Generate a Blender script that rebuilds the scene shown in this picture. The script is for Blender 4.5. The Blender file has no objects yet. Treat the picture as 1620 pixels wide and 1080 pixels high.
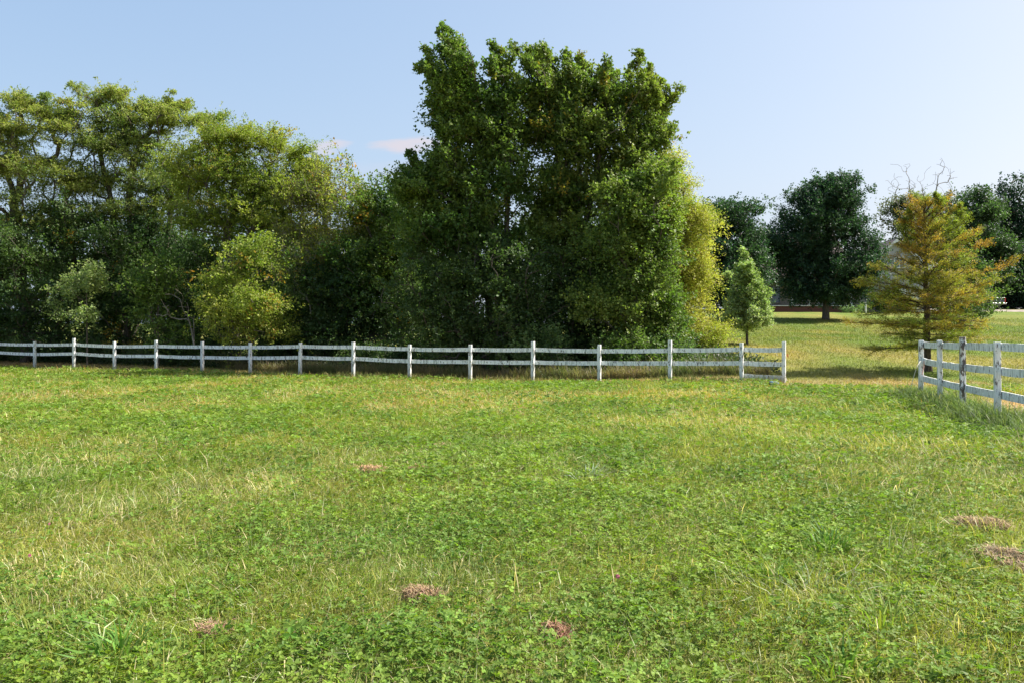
import bpy, math, random
import numpy as np
from mathutils import Vector, Matrix

F = 1400.0; EYE = 1.45; HZ = 530.0; CX = 810.0       # focal length, eye height and horizon of the survey photograph
scene = bpy.context.scene
COL = scene.collection
R = math.radians

# ------------------------------------------------------------------ noise
def vnoise(x, y, s, seed=0):
    x = np.asarray(x, float) / s + 1000.3 + seed * 17.7; y = np.asarray(y, float) / s + 1000.7 + seed * 5.3
    xi = np.floor(x).astype(np.int64); yi = np.floor(y).astype(np.int64)
    fx = x - xi; fy = y - yi; fx = fx * fx * (3 - 2 * fx); fy = fy * fy * (3 - 2 * fy)
    def h(a, b):
        n = (a * 374761393 + b * 668265263 + seed * 974711) & 0x7fffffff
        n = ((n ^ (n >> 13)) * 1274126177) & 0x7fffffff
        return ((n ^ (n >> 16)) & 0xffff) / 65535.0
    return (h(xi, yi) * (1 - fx) + h(xi + 1, yi) * fx) * (1 - fy) + (h(xi, yi + 1) * (1 - fx) + h(xi + 1, yi + 1) * fx) * fy
def fbm(x, y, s, seed=0, o=3):
    r = 0; a = 1; t = 0
    for k in range(o):
        r = r + a * vnoise(x, y, s / 2 ** k, seed + k * 7); t += a; a *= .55
    return r / t
def sstep(a, b, x):
    t = np.clip((np.asarray(x, float) - a) / (b - a), 0, 1); return t * t * (3 - 2 * t)

# ------------------------------------------------------------------ terrain
PD = np.array([0, 14, 22, 25, 27.5, 30, 36, 44, 55, 64, 70, 75, 81, 87, 92, 120, 200, 400, 3000.])
PZ = np.array([0, 0, .0, .02, .10, .26, .60, 1.08, 1.42, 1.80, 2.28, 2.85, 3.35, 3.70, 4.05, 5.0, 5.8, 6, 6.])
PZL = np.array([0, 0, -.06, -.10, -.12, -.15, -.16, .0, .12, .15, .3, .4, .6, .8, 1.0, 2, 4, 6, 6.])
def pz(y, tab):
    return (np.interp(y, PD, tab) + np.interp(y * .96, PD, tab) + np.interp(y * 1.04, PD, tab)) / 3
def H(x, y):
    x = np.asarray(x, float); y = np.asarray(y, float)
    k = sstep(1.0, 9.0, x - (y - 26) * .12)
    z = pz(y, PZL) * (1 - k) + pz(y, PZ) * k
    z = z + (fbm(x, y, 5.0, 3) - .5) * .09 * sstep(4, 9, y) + (fbm(x, y, 1.1, 9, 2) - .5) * .035
    return z
def P(px, py, d):
    return np.array([(px - CX) / F * d, d, EYE - (py - HZ) / F * d])
def G(px, d):
    x = (px - CX) / F * d
    return np.array([x, d, float(H(x, d))])

# left fence line (plan): through the posts
FA = P(1240, 0, 1400 * 1.3 / 69.6)[:2]; FB = P(55, 0, 1400 * 1.3 / 44.2)[:2]
def yf(x):
    return FA[1] + (np.asarray(x, float) - FA[0]) * (FB[1] - FA[1]) / (FB[0] - FA[0])
def xr(y):
    return 4.957 + .225 * np.asarray(y, float)
def infield(x, y):
    w = (fbm(x, y, 1.3, 31, 2) - .5) * .9
    a = np.where(x < 7.6, y < yf(x) - .05, y < 24.4 + w)
    return a & ((x < xr(y) + .25 + w * .5) | (y > 21.0))

# ------------------------------------------------------------------ mesh helpers
def mesh_np(name, verts, faces, mat=None, tint=None, parent=None, smooth=False, loc=None):
    """faces: (n,k) array, every face with k corners, or list of such arrays"""
    if not isinstance(faces, list): faces = [faces]
    faces = [f for f in faces if len(f)]
    verts = np.asarray(verts, np.float32).reshape(-1, 3)
    if loc is not None: verts = verts - np.asarray(loc, np.float32)
    me = bpy.data.meshes.new(name)
    me.vertices.add(len(verts)); me.vertices.foreach_set('co', verts.ravel())
    nl = sum(f.size for f in faces); nf = sum(len(f) for f in faces)
    me.loops.add(nl); me.polygons.add(nf)
    me.loops.foreach_set('vertex_index', np.concatenate([np.asarray(f, np.int32).ravel() for f in faces]))
    tot = np.concatenate([np.full(len(f), f.shape[1], np.int32) for f in faces])
    st = np.concatenate([[0], np.cumsum(tot)[:-1]]).astype(np.int32)
    me.polygons.foreach_set('loop_start', st)
    me.polygons.foreach_set('use_smooth', np.full(nf, smooth, bool))
    if tint is not None:
        a = me.attributes.new('tint', 'FLOAT_VECTOR', 'FACE')
        a.data.foreach_set('vector', np.asarray(tint, np.float32).ravel())
    me.update(calc_edges=True)
    if mat: me.materials.append(mat)
    o = bpy.data.objects.new(name, me); COL.objects.link(o)
    if parent is not None: o.parent = parent
    if loc is not None and parent is None: o.location = loc
    return o
def tag(o, label=None, cat=None, group=None, kind=None):
    if label: o['label'] = label
    if cat: o['category'] = cat
    if group: o['group'] = group
    if kind: o['kind'] = kind
    return o
def empty(name, loc, rz=0.0):
    o = bpy.data.objects.new(name, None); COL.objects.link(o)
    o.location = loc; o.rotation_euler = (0, 0, rz); o.empty_display_size = .3
    return o
class MB:
    def __init__(s): s.v = []; s.f4 = []; s.f3 = []; s.n = 0
    def add(s, v, f):
        for q in f: (s.f4 if len(q) == 4 else s.f3).append([i + s.n for i in q])
        s.v += [tuple(p) for p in v]; s.n += len(v)
    def box(s, c, d, bev=.0, M=None):
        x, y, z = [k / 2 for k in d]; b = min(bev, x * .9, y * .9, z * .9)
        if b <= 0:
            v = [(sx * x, sy * y, sz * z) for sz in (-1, 1) for sy in (-1, 1) for sx in (-1, 1)]
            f = [(0, 2, 3, 1), (4, 5, 7, 6), (0, 1, 5, 4), (2, 6, 7, 3), (0, 4, 6, 2), (1, 3, 7, 5)]
        else:
            v = []; ix = {}
            for sx in (-1, 1):
                for sy in (-1, 1):
                    for sz in (-1, 1):
                        for a in range(3):
                            p = [sx * (x - b), sy * (y - b), sz * (z - b)]; p[a] = (sx * x, sy * y, sz * z)[a]
                            ix[(sx, sy, sz, a)] = len(v); v.append(tuple(p))
            f = []
            for a in range(3):
                o = [k for k in range(3) if k != a]
                for s1 in (-1, 1):
                    q = []
                    for (u, w) in ((-1, -1), (1, -1), (1, 1), (-1, 1)):
                        t = [0, 0, 0]; t[a] = s1; t[o[0]] = u; t[o[1]] = w; q.append(ix[(t[0], t[1], t[2], a)])
                    flip = (s1 < 0) != (a == 1)
                    f.append(tuple(q[::-1] if flip else q))
                for u in (-1, 1):
                    for w in (-1, 1):
                        q = []
                        for (e, ax) in ((-1, o[0]), (1, o[0]), (1, o[1]), (-1, o[1])):
                            t = [0, 0, 0]; t[a] = e; t[o[0]] = u; t[o[1]] = w; q.append(ix[(t[0], t[1], t[2], ax)])
                        f.append(tuple(q))
            for sx in (-1, 1):
                for sy in (-1, 1):
                    for sz in (-1, 1): f.append(tuple(ix[(sx, sy, sz, a)] for a in range(3)))
        v = [Vector(p) for p in v]
        if M is not None: v = [M @ p for p in v]
        s.add([p + Vector(c) for p in v], f)
    def poly(s, pts, th):            # prism from a convex polygon, thickness vector th
        n = len(pts); a = [Vector(p) for p in pts]; b = [p + Vector(th) for p in a]
        s.add(a + b, [(i, (i + 1) % n, n + (i + 1) % n, n + i) for i in range(n)])
        c0 = sum(a, Vector()) / n; c1 = sum(b, Vector()) / n
        s.add(a + [c0], [((i + 1) % n, i, n) for i in range(n)]); s.add(b + [c1], [(i, (i + 1) % n, n) for i in range(n)])
    def tube(s, pts, rad, n=8, cap=True):
        pts = [Vector(p) for p in pts]; rings = []
        for i, p in enumerate(pts):
            d = (pts[min(i + 1, len(pts) - 1)] - pts[max(i - 1, 0)]).normalized()
            u = d.cross(Vector((0, 0, 1)) if abs(d.z) < .9 else Vector((1, 0, 0))).normalized(); w = d.cross(u)
            r = rad[i] if isinstance(rad, (list, tuple)) else rad
            rings += [p + (u * math.cos(t) + w * math.sin(t)) * r for t in [2 * math.pi * k / n for k in range(n)]]
        f = [(i * n + k, i * n + (k + 1) % n, (i + 1) * n + (k + 1) % n, (i + 1) * n + k) for i in range(len(pts) - 1) for k in range(n)]
        v = rings
        if cap:
            v = rings + [pts[0], pts[-1]]; a = len(rings); m = (len(pts) - 1) * n
            f += [((k + 1) % n, k, a) for k in range(n)] + [(m + k, m + (k + 1) % n, a + 1) for k in range(n)]
        s.add(v, f)
    def build(s, name, mat, parent=None, smooth=False):
        fs = []
        if s.f4: fs.append(np.array(s.f4, np.int32))
        if s.f3: fs.append(np.array(s.f3, np.int32))
        return mesh_np(name, np.array(s.v), fs, mat, parent=parent, smooth=smooth)

# ------------------------------------------------------------------ materials
def newmat(name):
    m = bpy.data.materials.new(name); m.use_nodes = True
    nt = m.node_tree; nt.nodes.clear(); return m, nt
def N(nt, t, **k):
    n = nt.nodes.new(t)
    for a, b in k.items():
        if a.startswith('i_'):
            key = a[2:]; n.inputs[int(key) if key.isdigit() else key.replace('_', ' ')].default_value = b
        else: setattr(n, a, b)
    return n
def L(nt, a, b): nt.links.new(a, b)
def leaf_mat(name, transl=.42, rough=.5, spec=.3, tr_gain=(1.12, 1.38, .65)):
    m, nt = newmat(name)
    at = N(nt, 'ShaderNodeAttribute', attribute_name='tint')
    tc = N(nt, 'ShaderNodeNewGeometry')
    no = N(nt, 'ShaderNodeTexNoise', i_Scale=1.6, i_Detail=3.0)
    L(nt, tc.outputs['Position'], no.inputs['Vector'])
    mr = N(nt, 'ShaderNodeMapRange'); mr.inputs['From Min'].default_value = .3; mr.inputs['From Max'].default_value = .7
    mr.inputs['To Min'].default_value = .85; mr.inputs['To Max'].default_value = 1.15
    L(nt, no.outputs['Fac'], mr.inputs['Value'])
    mu = N(nt, 'ShaderNodeVectorMath', operation='SCALE'); L(nt, at.outputs['Vector'], mu.inputs[0]); L(nt, mr.outputs[0], mu.inputs['Scale'])
    pb = N(nt, 'ShaderNodeBsdfPrincipled'); pb.inputs['Roughness'].default_value = rough; pb.inputs['Specular IOR Level'].default_value = spec
    L(nt, mu.outputs[0], pb.inputs['Base Color'])
    tg = N(nt, 'ShaderNodeVectorMath', operation='MULTIPLY'); tg.inputs[1].default_value = tr_gain; L(nt, mu.outputs[0], tg.inputs[0])
    tr = N(nt, 'ShaderNodeBsdfTranslucent'); L(nt, tg.outputs[0], tr.inputs['Color'])
    mx = N(nt, 'ShaderNodeMixShader'); mx.inputs[0].default_value = transl
    L(nt, pb.outputs[0], mx.inputs[1]); L(nt, tr.outputs[0], mx.inputs[2])
    o = N(nt, 'ShaderNodeOutputMaterial'); L(nt, mx.outputs[0], o.inputs[0]); return m
def noise_mat(name, c1, c2, scale=8., rough=.8, stretch=(1, 1, 1), bump=.0, spec=.3, metal=0., lo=.35, hi=.65, detail=6.):
    m, nt = newmat(name)
    tc = N(nt, 'ShaderNodeNewGeometry'); mp = N(nt, 'ShaderNodeMapping'); mp.inputs['Scale'].default_value = stretch
    L(nt, tc.outputs['Position'], mp.inputs['Vector'])
    no = N(nt, 'ShaderNodeTexNoise', i_Scale=scale, i_Detail=detail); L(nt, mp.outputs[0], no.inputs['Vector'])
    cr = N(nt, 'ShaderNodeValToRGB'); cr.color_ramp.elements[0].position = lo; cr.color_ramp.elements[1].position = hi
    cr.color_ramp.elements[0].color = (*c1, 1); cr.color_ramp.elements[1].color = (*c2, 1); L(nt, no.outputs['Fac'], cr.inputs[0])
    pb = N(nt, 'ShaderNodeBsdfPrincipled'); pb.inputs['Roughness'].default_value = rough
    pb.inputs['Specular IOR Level'].default_value = spec; pb.inputs['Metallic'].default_value = metal
    L(nt, cr.outputs[0], pb.inputs['Base Color'])
    if bump:
        b = N(nt, 'ShaderNodeBump'); b.inputs['Strength'].default_value = bump; b.inputs['Distance'].default_value = .02
        L(nt, no.outputs['Fac'], b.inputs['Height']); L(nt, b.outputs[0], pb.inputs['Normal'])
    o = N(nt, 'ShaderNodeOutputMaterial'); L(nt, pb.outputs[0], o.inputs[0]); return m
def paint_mat(name, peel):
    """white paint on boards: vertical grime streaks, flaked patches showing dark wood"""
    m, nt = newmat(name)
    g = N(nt, 'ShaderNodeNewGeometry')
    m1 = N(nt, 'ShaderNodeMapping'); m1.inputs['Scale'].default_value = (9, 9, 1.6); L(nt, g.outputs['Position'], m1.inputs['Vector'])
    n1 = N(nt, 'ShaderNodeTexNoise', i_Scale=1.6, i_Detail=7.0); L(nt, m1.outputs[0], n1.inputs['Vector'])
    r1 = N(nt, 'ShaderNodeValToRGB'); e = r1.color_ramp.elements
    e[0].position = .32; e[0].color = (.46, .49, .46, 1); e[1].position = .52; e[1].color = (.84, .85, .84, 1); L(nt, n1.outputs['Fac'], r1.inputs[0])
    m2 = N(nt, 'ShaderNodeMapping'); m2.inputs['Scale'].default_value = (14, 14, 4.5); L(nt, g.outputs['Position'], m2.inputs['Vector'])
    n2 = N(nt, 'ShaderNodeTexNoise', i_Scale=1.3, i_Detail=8.0); n2.inputs['Roughness'].default_value = .7; L(nt, m2.outputs[0], n2.inputs['Vector'])
    r2 = N(nt, 'ShaderNodeValToRGB'); e = r2.color_ramp.elements
    e[0].position = .5 + peel; e[0].color = (0, 0, 0, 1); e[1].position = .53 + peel; e[1].color = (1, 1, 1, 1); L(nt, n2.outputs['Fac'], r2.inputs[0])
    mx = N(nt, 'ShaderNodeMixRGB'); L(nt, r2.outputs[0], mx.inputs[0]); L(nt, r1.outputs[0], mx.inputs[1]); mx.inputs[2].default_value = (.11, .085, .075, 1)
    sz = N(nt, 'ShaderNodeSeparateXYZ'); L(nt, g.outputs['Position'], sz.inputs[0])
    zr = N(nt, 'ShaderNodeMapRange'); zr.inputs['From Min'].default_value = .42; zr.inputs['From Max'].default_value = .0; L(nt, sz.outputs['Z'], zr.inputs['Value'])
    zm = N(nt, 'ShaderNodeMath', operation='MULTIPLY'); L(nt, zr.outputs[0], zm.inputs[0]); L(nt, n1.outputs['Fac'], zm.inputs[1])
    m3 = N(nt, 'ShaderNodeMixRGB'); L(nt, zm.outputs[0], m3.inputs[0]); L(nt, mx.outputs[0], m3.inputs[1]); m3.inputs[2].default_value = (.20, .19, .11, 1); mx = m3
    pb = N(nt, 'ShaderNodeBsdfPrincipled'); pb.inputs['Roughness'].default_value = .6; L(nt, mx.outputs[0], pb.inputs['Base Color'])
    b = N(nt, 'ShaderNodeBump'); b.inputs['Strength'].default_value = .5; b.inputs['Distance'].default_value = .004; b.invert = True
    L(nt, n2.outputs['Fac'], b.inputs['Height']); L(nt, b.outputs[0], pb.inputs['Normal'])
    o = N(nt, 'ShaderNodeOutputMaterial'); L(nt, pb.outputs[0], o.inputs[0]); return m

BARK = noise_mat('bark', (.055, .045, .035), (.16, .135, .11), 6, .9, (3, 3, .7), .6)
BARKP = noise_mat('pale_bark', (.15, .125, .10), (.34, .30, .25), 6, .9, (3, 3, .7), .4)
LEAF = leaf_mat('leaf'); BLADE = leaf_mat('grass_blade', .38, .55, .22, (1.15, 1.25, .5))
STRAW = leaf_mat('straw', .2, .7, .2, (1, 1, 1))

# ------------------------------------------------------------------ vegetation
def nrm(v): return v / (np.linalg.norm(v, axis=-1, keepdims=True) + 1e-9)
def leaves_arrays(rng, p, d, n, l, w):
    """one pointed four-cornered leaf per row: base p, direction d, normal n"""
    s = nrm(np.cross(n, d)); l = l[:, None]; w = w[:, None]
    up = nrm(np.cross(d, s))
    v = np.stack([p, p + d * l * .45 + s * w * .5 + up * w * .12, p + d * l, p + d * l * .45 - s * w * .5 + up * w * .12], 1)
    return v.reshape(-1, 3)
def quads(n): return np.arange(n * 4, dtype=np.int32).reshape(n, 4)

class Skel:
    def __init__(s, cap=30000):
        s.p = np.zeros((cap, 3)); s.par = np.full(cap, -1, int); s.pl = np.zeros(cap); s.n = 0
    def add(s, p, par):
        i = s.n; s.p[i] = p; s.par[i] = par
        s.pl[i] = 0 if par < 0 else s.pl[par] + np.linalg.norm(s.p[i] - s.p[par]); s.n += 1; return i
    def chain(s, pts, par=-1):
        for q in pts: par = s.add(q, par)
        return par
    def grow(s, targets, rng, seg=.8, up=.25, pen=1.4, k=.22, wob=.06, lo=0):
        for t in targets:
            n = s.n; dv = t - s.p[lo:n]; dist = np.linalg.norm(dv, axis=1)
            cost = dist + k * s.pl[lo:n] + pen * np.maximum(0, s.p[lo:n, 2] - t[2] + .3 * dist)
            q = int(np.argmin(cost)) + lo; D = np.linalg.norm(t - s.p[q])
            if D < 1e-3: continue
            pr = s.par[q]; pd = nrm(s.p[q] - s.p[pr]) if pr >= 0 else np.array([0, 0, 1.])
            c = s.p[q] + (pd * .30 + np.array([0, 0, up])) * D
            m = max(2, int(D / seg)); par = q; a = s.p[q].copy()
            for j in range(1, m + 1):
                u = j / m; x = (1 - u) ** 2 * a + 2 * u * (1 - u) * c + u * u * t
                if j < m: x = x + rng.normal(0, wob, 3) * min(D, 2)
                par = s.add(x, par)
    def mesh(s, r0, rtip=.008, ex=.5, sides=5, rmin=0.):
        n = s.n; cnt = np.zeros(n); kids = np.zeros(n, int)
        for i in range(1, n):
            if s.par[i] >= 0: kids[s.par[i]] += 1
        cnt[kids == 0] = 1
        for i in range(n - 1, 0, -1):
            if s.par[i] >= 0: cnt[s.par[i]] += cnt[i]
        r = np.maximum(rtip, r0 * (cnt / cnt.max()) ** ex)
        # flare at the foot
        z0 = s.p[0, 2]; r = r * (1 + .5 * np.exp(-np.maximum(0, s.p[:n, 2] - z0) / .35) * (r > r0 * .4))
        idx = np.where((s.par[:n] >= 0) & (r[:n] > rmin))[0]; a = s.par[idx]
        pa = s.p[a]; pb = s.p[idx]; ra = np.minimum(r[a], r[idx] * 1.35); rb = r[idx]
        d = nrm(pb - pa); ref = np.where(np.abs(d[:, 2:3]) < .9, [[0, 0, 1.]], [[1., 0, 0]])
        u = nrm(np.cross(d, ref)); w = np.cross(d, u)
        pb = pb + d * rb[:, None] * .35; pa = pa - d * ra[:, None] * .2
        V = []
        for (c, rr) in ((pa, ra), (pb, rb)):
            for k in range(sides):
                t = 2 * math.pi * k / sides
                V.append(c + (u * math.cos(t) + w * math.sin(t)) * rr[:, None])
        V = np.stack(V, 1); m = len(idx)
        base = np.arange(m)[:, None] * (2 * sides)
        Fc = np.concatenate([base + np.array([[k, (k + 1) % sides, sides + (k + 1) % sides, sides + k]]) for k in range(sides)], 0)
        return V.reshape(-1, 3), Fc.astype(np.int32)

def lobe_points(rng, lobes, d, n, shell=2.4, mass=6, mrad=.55, mflat=.6, dscale=1.0):
    """clump centres inside ellipsoid lobes. lobe = (px, py, rx, ry[, depth offset in m])"""
    c = []; r = []
    for lb in lobes:
        dd = d + (lb[4] if len(lb) > 4 else 0)
        c.append(P(lb[0], lb[1], dd)); rx = lb[2] / F * dd; ry = lb[3] / F * dd
        r.append([rx, max(.6, (rx * .65 + ry * .35) * dscale), ry])
    c = np.array(c); r = np.array(r)
    w = (r[:, 0] * r[:, 1] * r[:, 2]) ** (.72); w /= w.sum()
    nm = max(3, n // mass, len(lobes)); k = np.concatenate([np.arange(len(lobes)), rng.choice(len(lobes), nm - len(lobes), p=w)])
    dr = nrm(rng.normal(size=(nm, 3))); u = rng.random(nm) ** (1 / shell)
    u[:len(lobes)] *= .5; q = c[k] + dr * r[k] * u[:, None]; j = np.concatenate([np.arange(nm), rng.integers(0, nm, max(0, n - nm))])[:n]
    p = q[j] + rng.normal(0, 1, (n, 3)) * mrad * np.array([1, 1, mflat]) * np.minimum(1, r[k][j] / (1.2 * mrad / .6))
    out = nrm((p - c[k[j]]) / r[k][j])
    return p, out, r[k][j]

def tintmix(rng, base, var, n, fam, famcols, jit=.18):
    """base colour -> per leaf; fam (0..1 per leaf) mixes towards famcols"""
    t = (base[None] * (1 - fam[:, None]) + var[None] * fam[:, None]) * np.array([.94, 1.0, 1.25]) + np.array([0, 0, .004])
    return np.clip(t * (1 + rng.normal(0, jit, (n, 1))) * (1 + rng.normal(0, .05, (n, 3))), .004, .9)

STAT = []
def make_tree(name, label, d, base, lobes, ncl, K=9, J=14, leaf=(.10, .075), spray=.7, crad=.45, bias=(0, 0, .25), outw=.5,
              spread=.8, cols=((.05, .085, .018), (.10, .13, .02)), accent=None, accfrac=.0, nflat=.6, trunk_r=.22, forks=None,
              seed=1, mat=None, bark=None, shell=2.4, group=None, cat='tree', jitp=.11, dscale=1., seg=.8, up=.22, pen=1.4, k=.22, cflat=.7,
              twig=False, notrunk=False, rtip=.008, colscale=2.2, droop=0., topbright=None, mass=6, mrad=.6, mflat=.55, wob=.04, shoots=(), shw=.27):
    rng = np.random.default_rng(seed)
    mat = mat or LEAF; bark = bark or BARK
    b = G(base, d)
    pts, out, rr = lobe_points(rng, lobes, d, ncl, shell, mass, mrad, mflat, dscale)
    if len(shoots):
        E = []; EO = []; sp_c = pts.copy()
        for (bx, by, tx, ty) in shoots:
            for rep_ in range(3):
                off = rng.normal(0, .9, 1)[0] * rep_; A = P(bx, by, d) + [0, off, 0]; B = P(tx + rng.normal(0, 8) * (rep_ > 0), ty + rng.uniform(4, 40) * (rep_ > 0), d) + [0, off, 0]
                nn = max(4, int(np.linalg.norm(B - A) / .17))
                t = (np.arange(nn) + .5) / nn; wd = shw * (1.15 - t) ** .8
                q = A + (B - A) * t[:, None] + rng.normal(0, 1, (nn, 3)) * wd[:, None] * [.55, .55, .4]; E.append(q); EO.append(np.tile(nrm(B - A), (nn, 1)))
        E = np.concatenate(E); pts = np.concatenate([pts, E]); out = np.concatenate([out, np.concatenate(EO)]); nsh = len(E); ncl = len(pts)
    else: nsh = 0
    g = H(pts[:, 0], pts[:, 1]); pts[:, 2] = np.maximum(pts[:, 2], g + .25)
    sk = Skel()
    ctr = pts.mean(0)
    if forks is None: forks = [(base, None)]
    root0 = None
    for fi, fk in enumerate(forks):
        q = b + np.array([0, 0, -.15]) + (rng.normal(0, .25, 3) * [1, 1, 0] if fi else 0)
        if len(fk) > 1 and fk[1] is not None:
            way = [P(x, y, d) for (x, y) in fk[1]]
        else:
            h = max(.6, (np.percentile(pts[:, 2], 30) - b[2]))
            way = [b + (ctr - b) * np.array([.25, .25, 0]) * u + np.array([0, 0, h * u]) for u in (.35, .7, 1.)]
        chain = [q]; last = q
        for w_ in way:
            m = max(1, int(np.linalg.norm(w_ - last) / .7))
            for j in range(1, m + 1): chain.append(last + (w_ - last) * j / m + rng.normal(0, .03, 3) * (j < m))
            last = w_
        if fi == 0: sk.chain(chain)
        else: sk.chain(chain[1:], 0) if np.linalg.norm(chain[1] - chain[0]) < 3 else sk.chain(chain[1:], 0)
    order = np.argsort(np.linalg.norm(pts - (b + [0, 0, max(1., (ctr[2] - b[2]) * .6)]), axis=1))
    sk.grow(pts[order], rng, seg=seg, up=up, pen=pen, k=k, wob=wob)
    tv, tf = sk.mesh(trunk_r, rtip=rtip)
    root = empty(name, tuple(b))
    tag(root, label, cat, group)
    n = ncl * K
    clsz = rng.uniform(.75, 1.25, ncl); small = np.ones(ncl); small[ncl - nsh:] = .62
    c = np.repeat(pts, K, 0); oo = np.repeat(out, K, 0); szs = np.repeat(rng.uniform(.65, 1.3, ncl) * small, K)
    so = c + rng.normal(0, 1, (n, 3)) * crad * np.array([1, 1, cflat]) * szs[:, None] * .6
    dr = nrm(rng.normal(0, spread, (n, 3)) * [1, 1, nflat] * np.repeat(np.where(np.arange(ncl) >= ncl - nsh, .5, 1.), K)[:, None] + oo * outw + np.array(bias))
    Ln = spray * rng.uniform(.5, 1.2, n) * np.repeat(np.where(small < 1, .42, 1.), K)
    M = n * J
    t = rng.random((n, J)) ** .8
    pos = so[:, None, :] + dr[:, None, :] * (Ln[:, None] * t)[:, :, None]
    pos[:, :, 2] -= droop * (Ln[:, None] * t) ** 2
    pos = pos + rng.normal(0, jitp, (n, J, 3)) * (1.1 - .7 * t)[:, :, None]
    pos = pos.reshape(-1, 3); D = np.repeat(dr, J, 0)
    ld = nrm(D * .7 + rng.normal(0, .75, (M, 3)) + np.array([0, 0, -.15]))
    ln = nrm(rng.normal(0, .6, (M, 3)) + np.array([0, 0, .8]) + D * .2)
    sc = rng.uniform(.65, 1.3, M) * np.repeat(clsz, K * J)
    keep = pos[:, 2] > H(pos[:, 0], pos[:, 1]) + .05
    pos = pos[keep]; ld = ld[keep]; ln = ln[keep]; sc = sc[keep]
    lv = leaves_arrays(rng, pos, ld, ln, leaf[0] * sc, leaf[1] * sc)
    m = len(pos)
    fam = np.clip(fbm(pos[:, 0] * 1.3 + pos[:, 2] * .7, pos[:, 1] + pos[:, 2] * 1.1, colscale, seed) * 2.2 - .6 + rng.normal(0, .18, m), 0, 1)
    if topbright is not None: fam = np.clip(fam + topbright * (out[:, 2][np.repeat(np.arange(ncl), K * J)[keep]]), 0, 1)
    C = tintmix(rng, np.array(cols[0]), np.array(cols[1]), m, fam, None)
    C = np.clip(C * 1.16, 0, .9)
    if accent is not None:
        ca = np.repeat(rng.random(ncl) < accfrac, K * J)[keep] & (rng.random(m) < .6)
        C[ca] = np.array(accent)[rng.integers(0, len(accent), ca.sum())] * rng.uniform(.7, 1.2, (ca.sum(), 1))
    mesh_np('crown', lv - b, quads(m), mat, tint=C, parent=root)
    STAT.append((label[:30], m))
    if twig:
        e = so + dr * Ln[:, None]
        TV, TF = sticks(np.concatenate([c, so]), np.concatenate([so, e]), .007, .004)
        tf = [tf, TF + len(tv)]; tv = np.concatenate([tv, TV])
    mesh_np('trunk', tv - b, tf, bark, parent=root)
    return root
def sticks(a, b, ra, rb, sides=3):
    m = len(a); d = nrm(b - a); ref = np.where(np.abs(d[:, 2:3]) < .9, [[0, 0, 1.]], [[1., 0, 0]])
    u = nrm(np.cross(d, ref)); w = np.cross(d, u); V = []
    for (c, r) in ((a, ra), (b, rb)):
        for k in range(sides):
            t = 2 * math.pi * k / sides; V.append(c + (u * math.cos(t) + w * math.sin(t)) * r)
    V = np.stack(V, 1); base = np.arange(m)[:, None] * (2 * sides)
    Fc = np.concatenate([base + np.array([[k, (k + 1) % sides, sides + (k + 1) % sides, sides + k]]) for k in range(sides)], 0)
    return V.reshape(-1, 3), Fc.astype(np.int32)


# ------------------------------------------------------------------ trees
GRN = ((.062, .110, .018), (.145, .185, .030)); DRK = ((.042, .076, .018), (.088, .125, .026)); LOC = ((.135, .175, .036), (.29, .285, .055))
YEL = ((.25, .26, .035), (.42, .36, .06)); LIT = ((.10, .15, .024), (.21, .24, .038))
ORG = ((.40, .21, .03), (.36, .27, .04))
locust = dict(leaf=(.095, .052), spray=.75, crad=.45, cflat=.35, nflat=.28, bias=(.22, 0, .12), outw=.35, K=11, J=20, mass=4, mrad=.65, mflat=.24, wob=.03, jitp=.07, cols=LOC,
              accent=((.36, .26, .04), (.30, .26, .03)), accfrac=.06, up=.1, seg=.7, rtip=.012, dscale=1.1, shell=2.0, droop=.15)
make_tree('locust_tree', 'open flat-topped locust tree whose crown runs off the side of the picture', 47, 60,
          [(-50, 240, 60, 50), (0, 205, 40, 14), (48, 158, 26, 9), (62, 178, 40, 14), (20, 225, 50, 20), (85, 200, 40, 22), (110, 235, 50, 24), (30, 275, 80, 34), (105, 280, 60, 30), (10, 335, 80, 34), (80, 335, 60, 30)],
          420, trunk_r=.32, forks=[(60, [(120, 470), (112, 330)]), (60, [(30, 420), (20, 300)])], seed=11, group='locust trees of the wood', shw=.5,
          shoots=[(20, 205, -4, 180), (40, 180, 26, 150), (70, 185, 72, 150), (95, 200, 112, 168)], **locust)
make_tree('locust_tree', 'tallest flat-topped locust tree with bare forking limbs seen against the sky', 48, 190,
          [(162, 156, 30, 10), (135, 178, 38, 16), (185, 182, 42, 18), (150, 215, 50, 24), (205, 220, 40, 24), (248, 170, 24, 10), (245, 195, 40, 16), (285, 190, 30, 14), (318, 192, 24, 10),
           (190, 265, 70, 34), (120, 290, 60, 34), (255, 245, 44, 26), (180, 335, 80, 36), (265, 305, 50, 34), (300, 240, 34, 20)],
          540, trunk_r=.34, forks=[(190, [(196, 470), (178, 330), (158, 240)]), (190, [(210, 420), (205, 300), (222, 225)]), (190, [(262, 400), (274, 280)])], seed=12, group='locust trees of the wood', shw=.5,
          shoots=[(150, 165, 134, 142), (170, 160, 172, 138), (185, 165, 200, 144), (240, 175, 268, 152), (270, 180, 300, 166), (310, 195, 352, 186), (100, 185, 92, 158), (215, 190, 232, 158)], **locust)
loc2 = dict(locust); loc2.update(cols=((.15, .19, .022), (.28, .28, .035)), cflat=.5, nflat=.4, K=11, J=20, crad=.5, mflat=.45)
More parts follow.
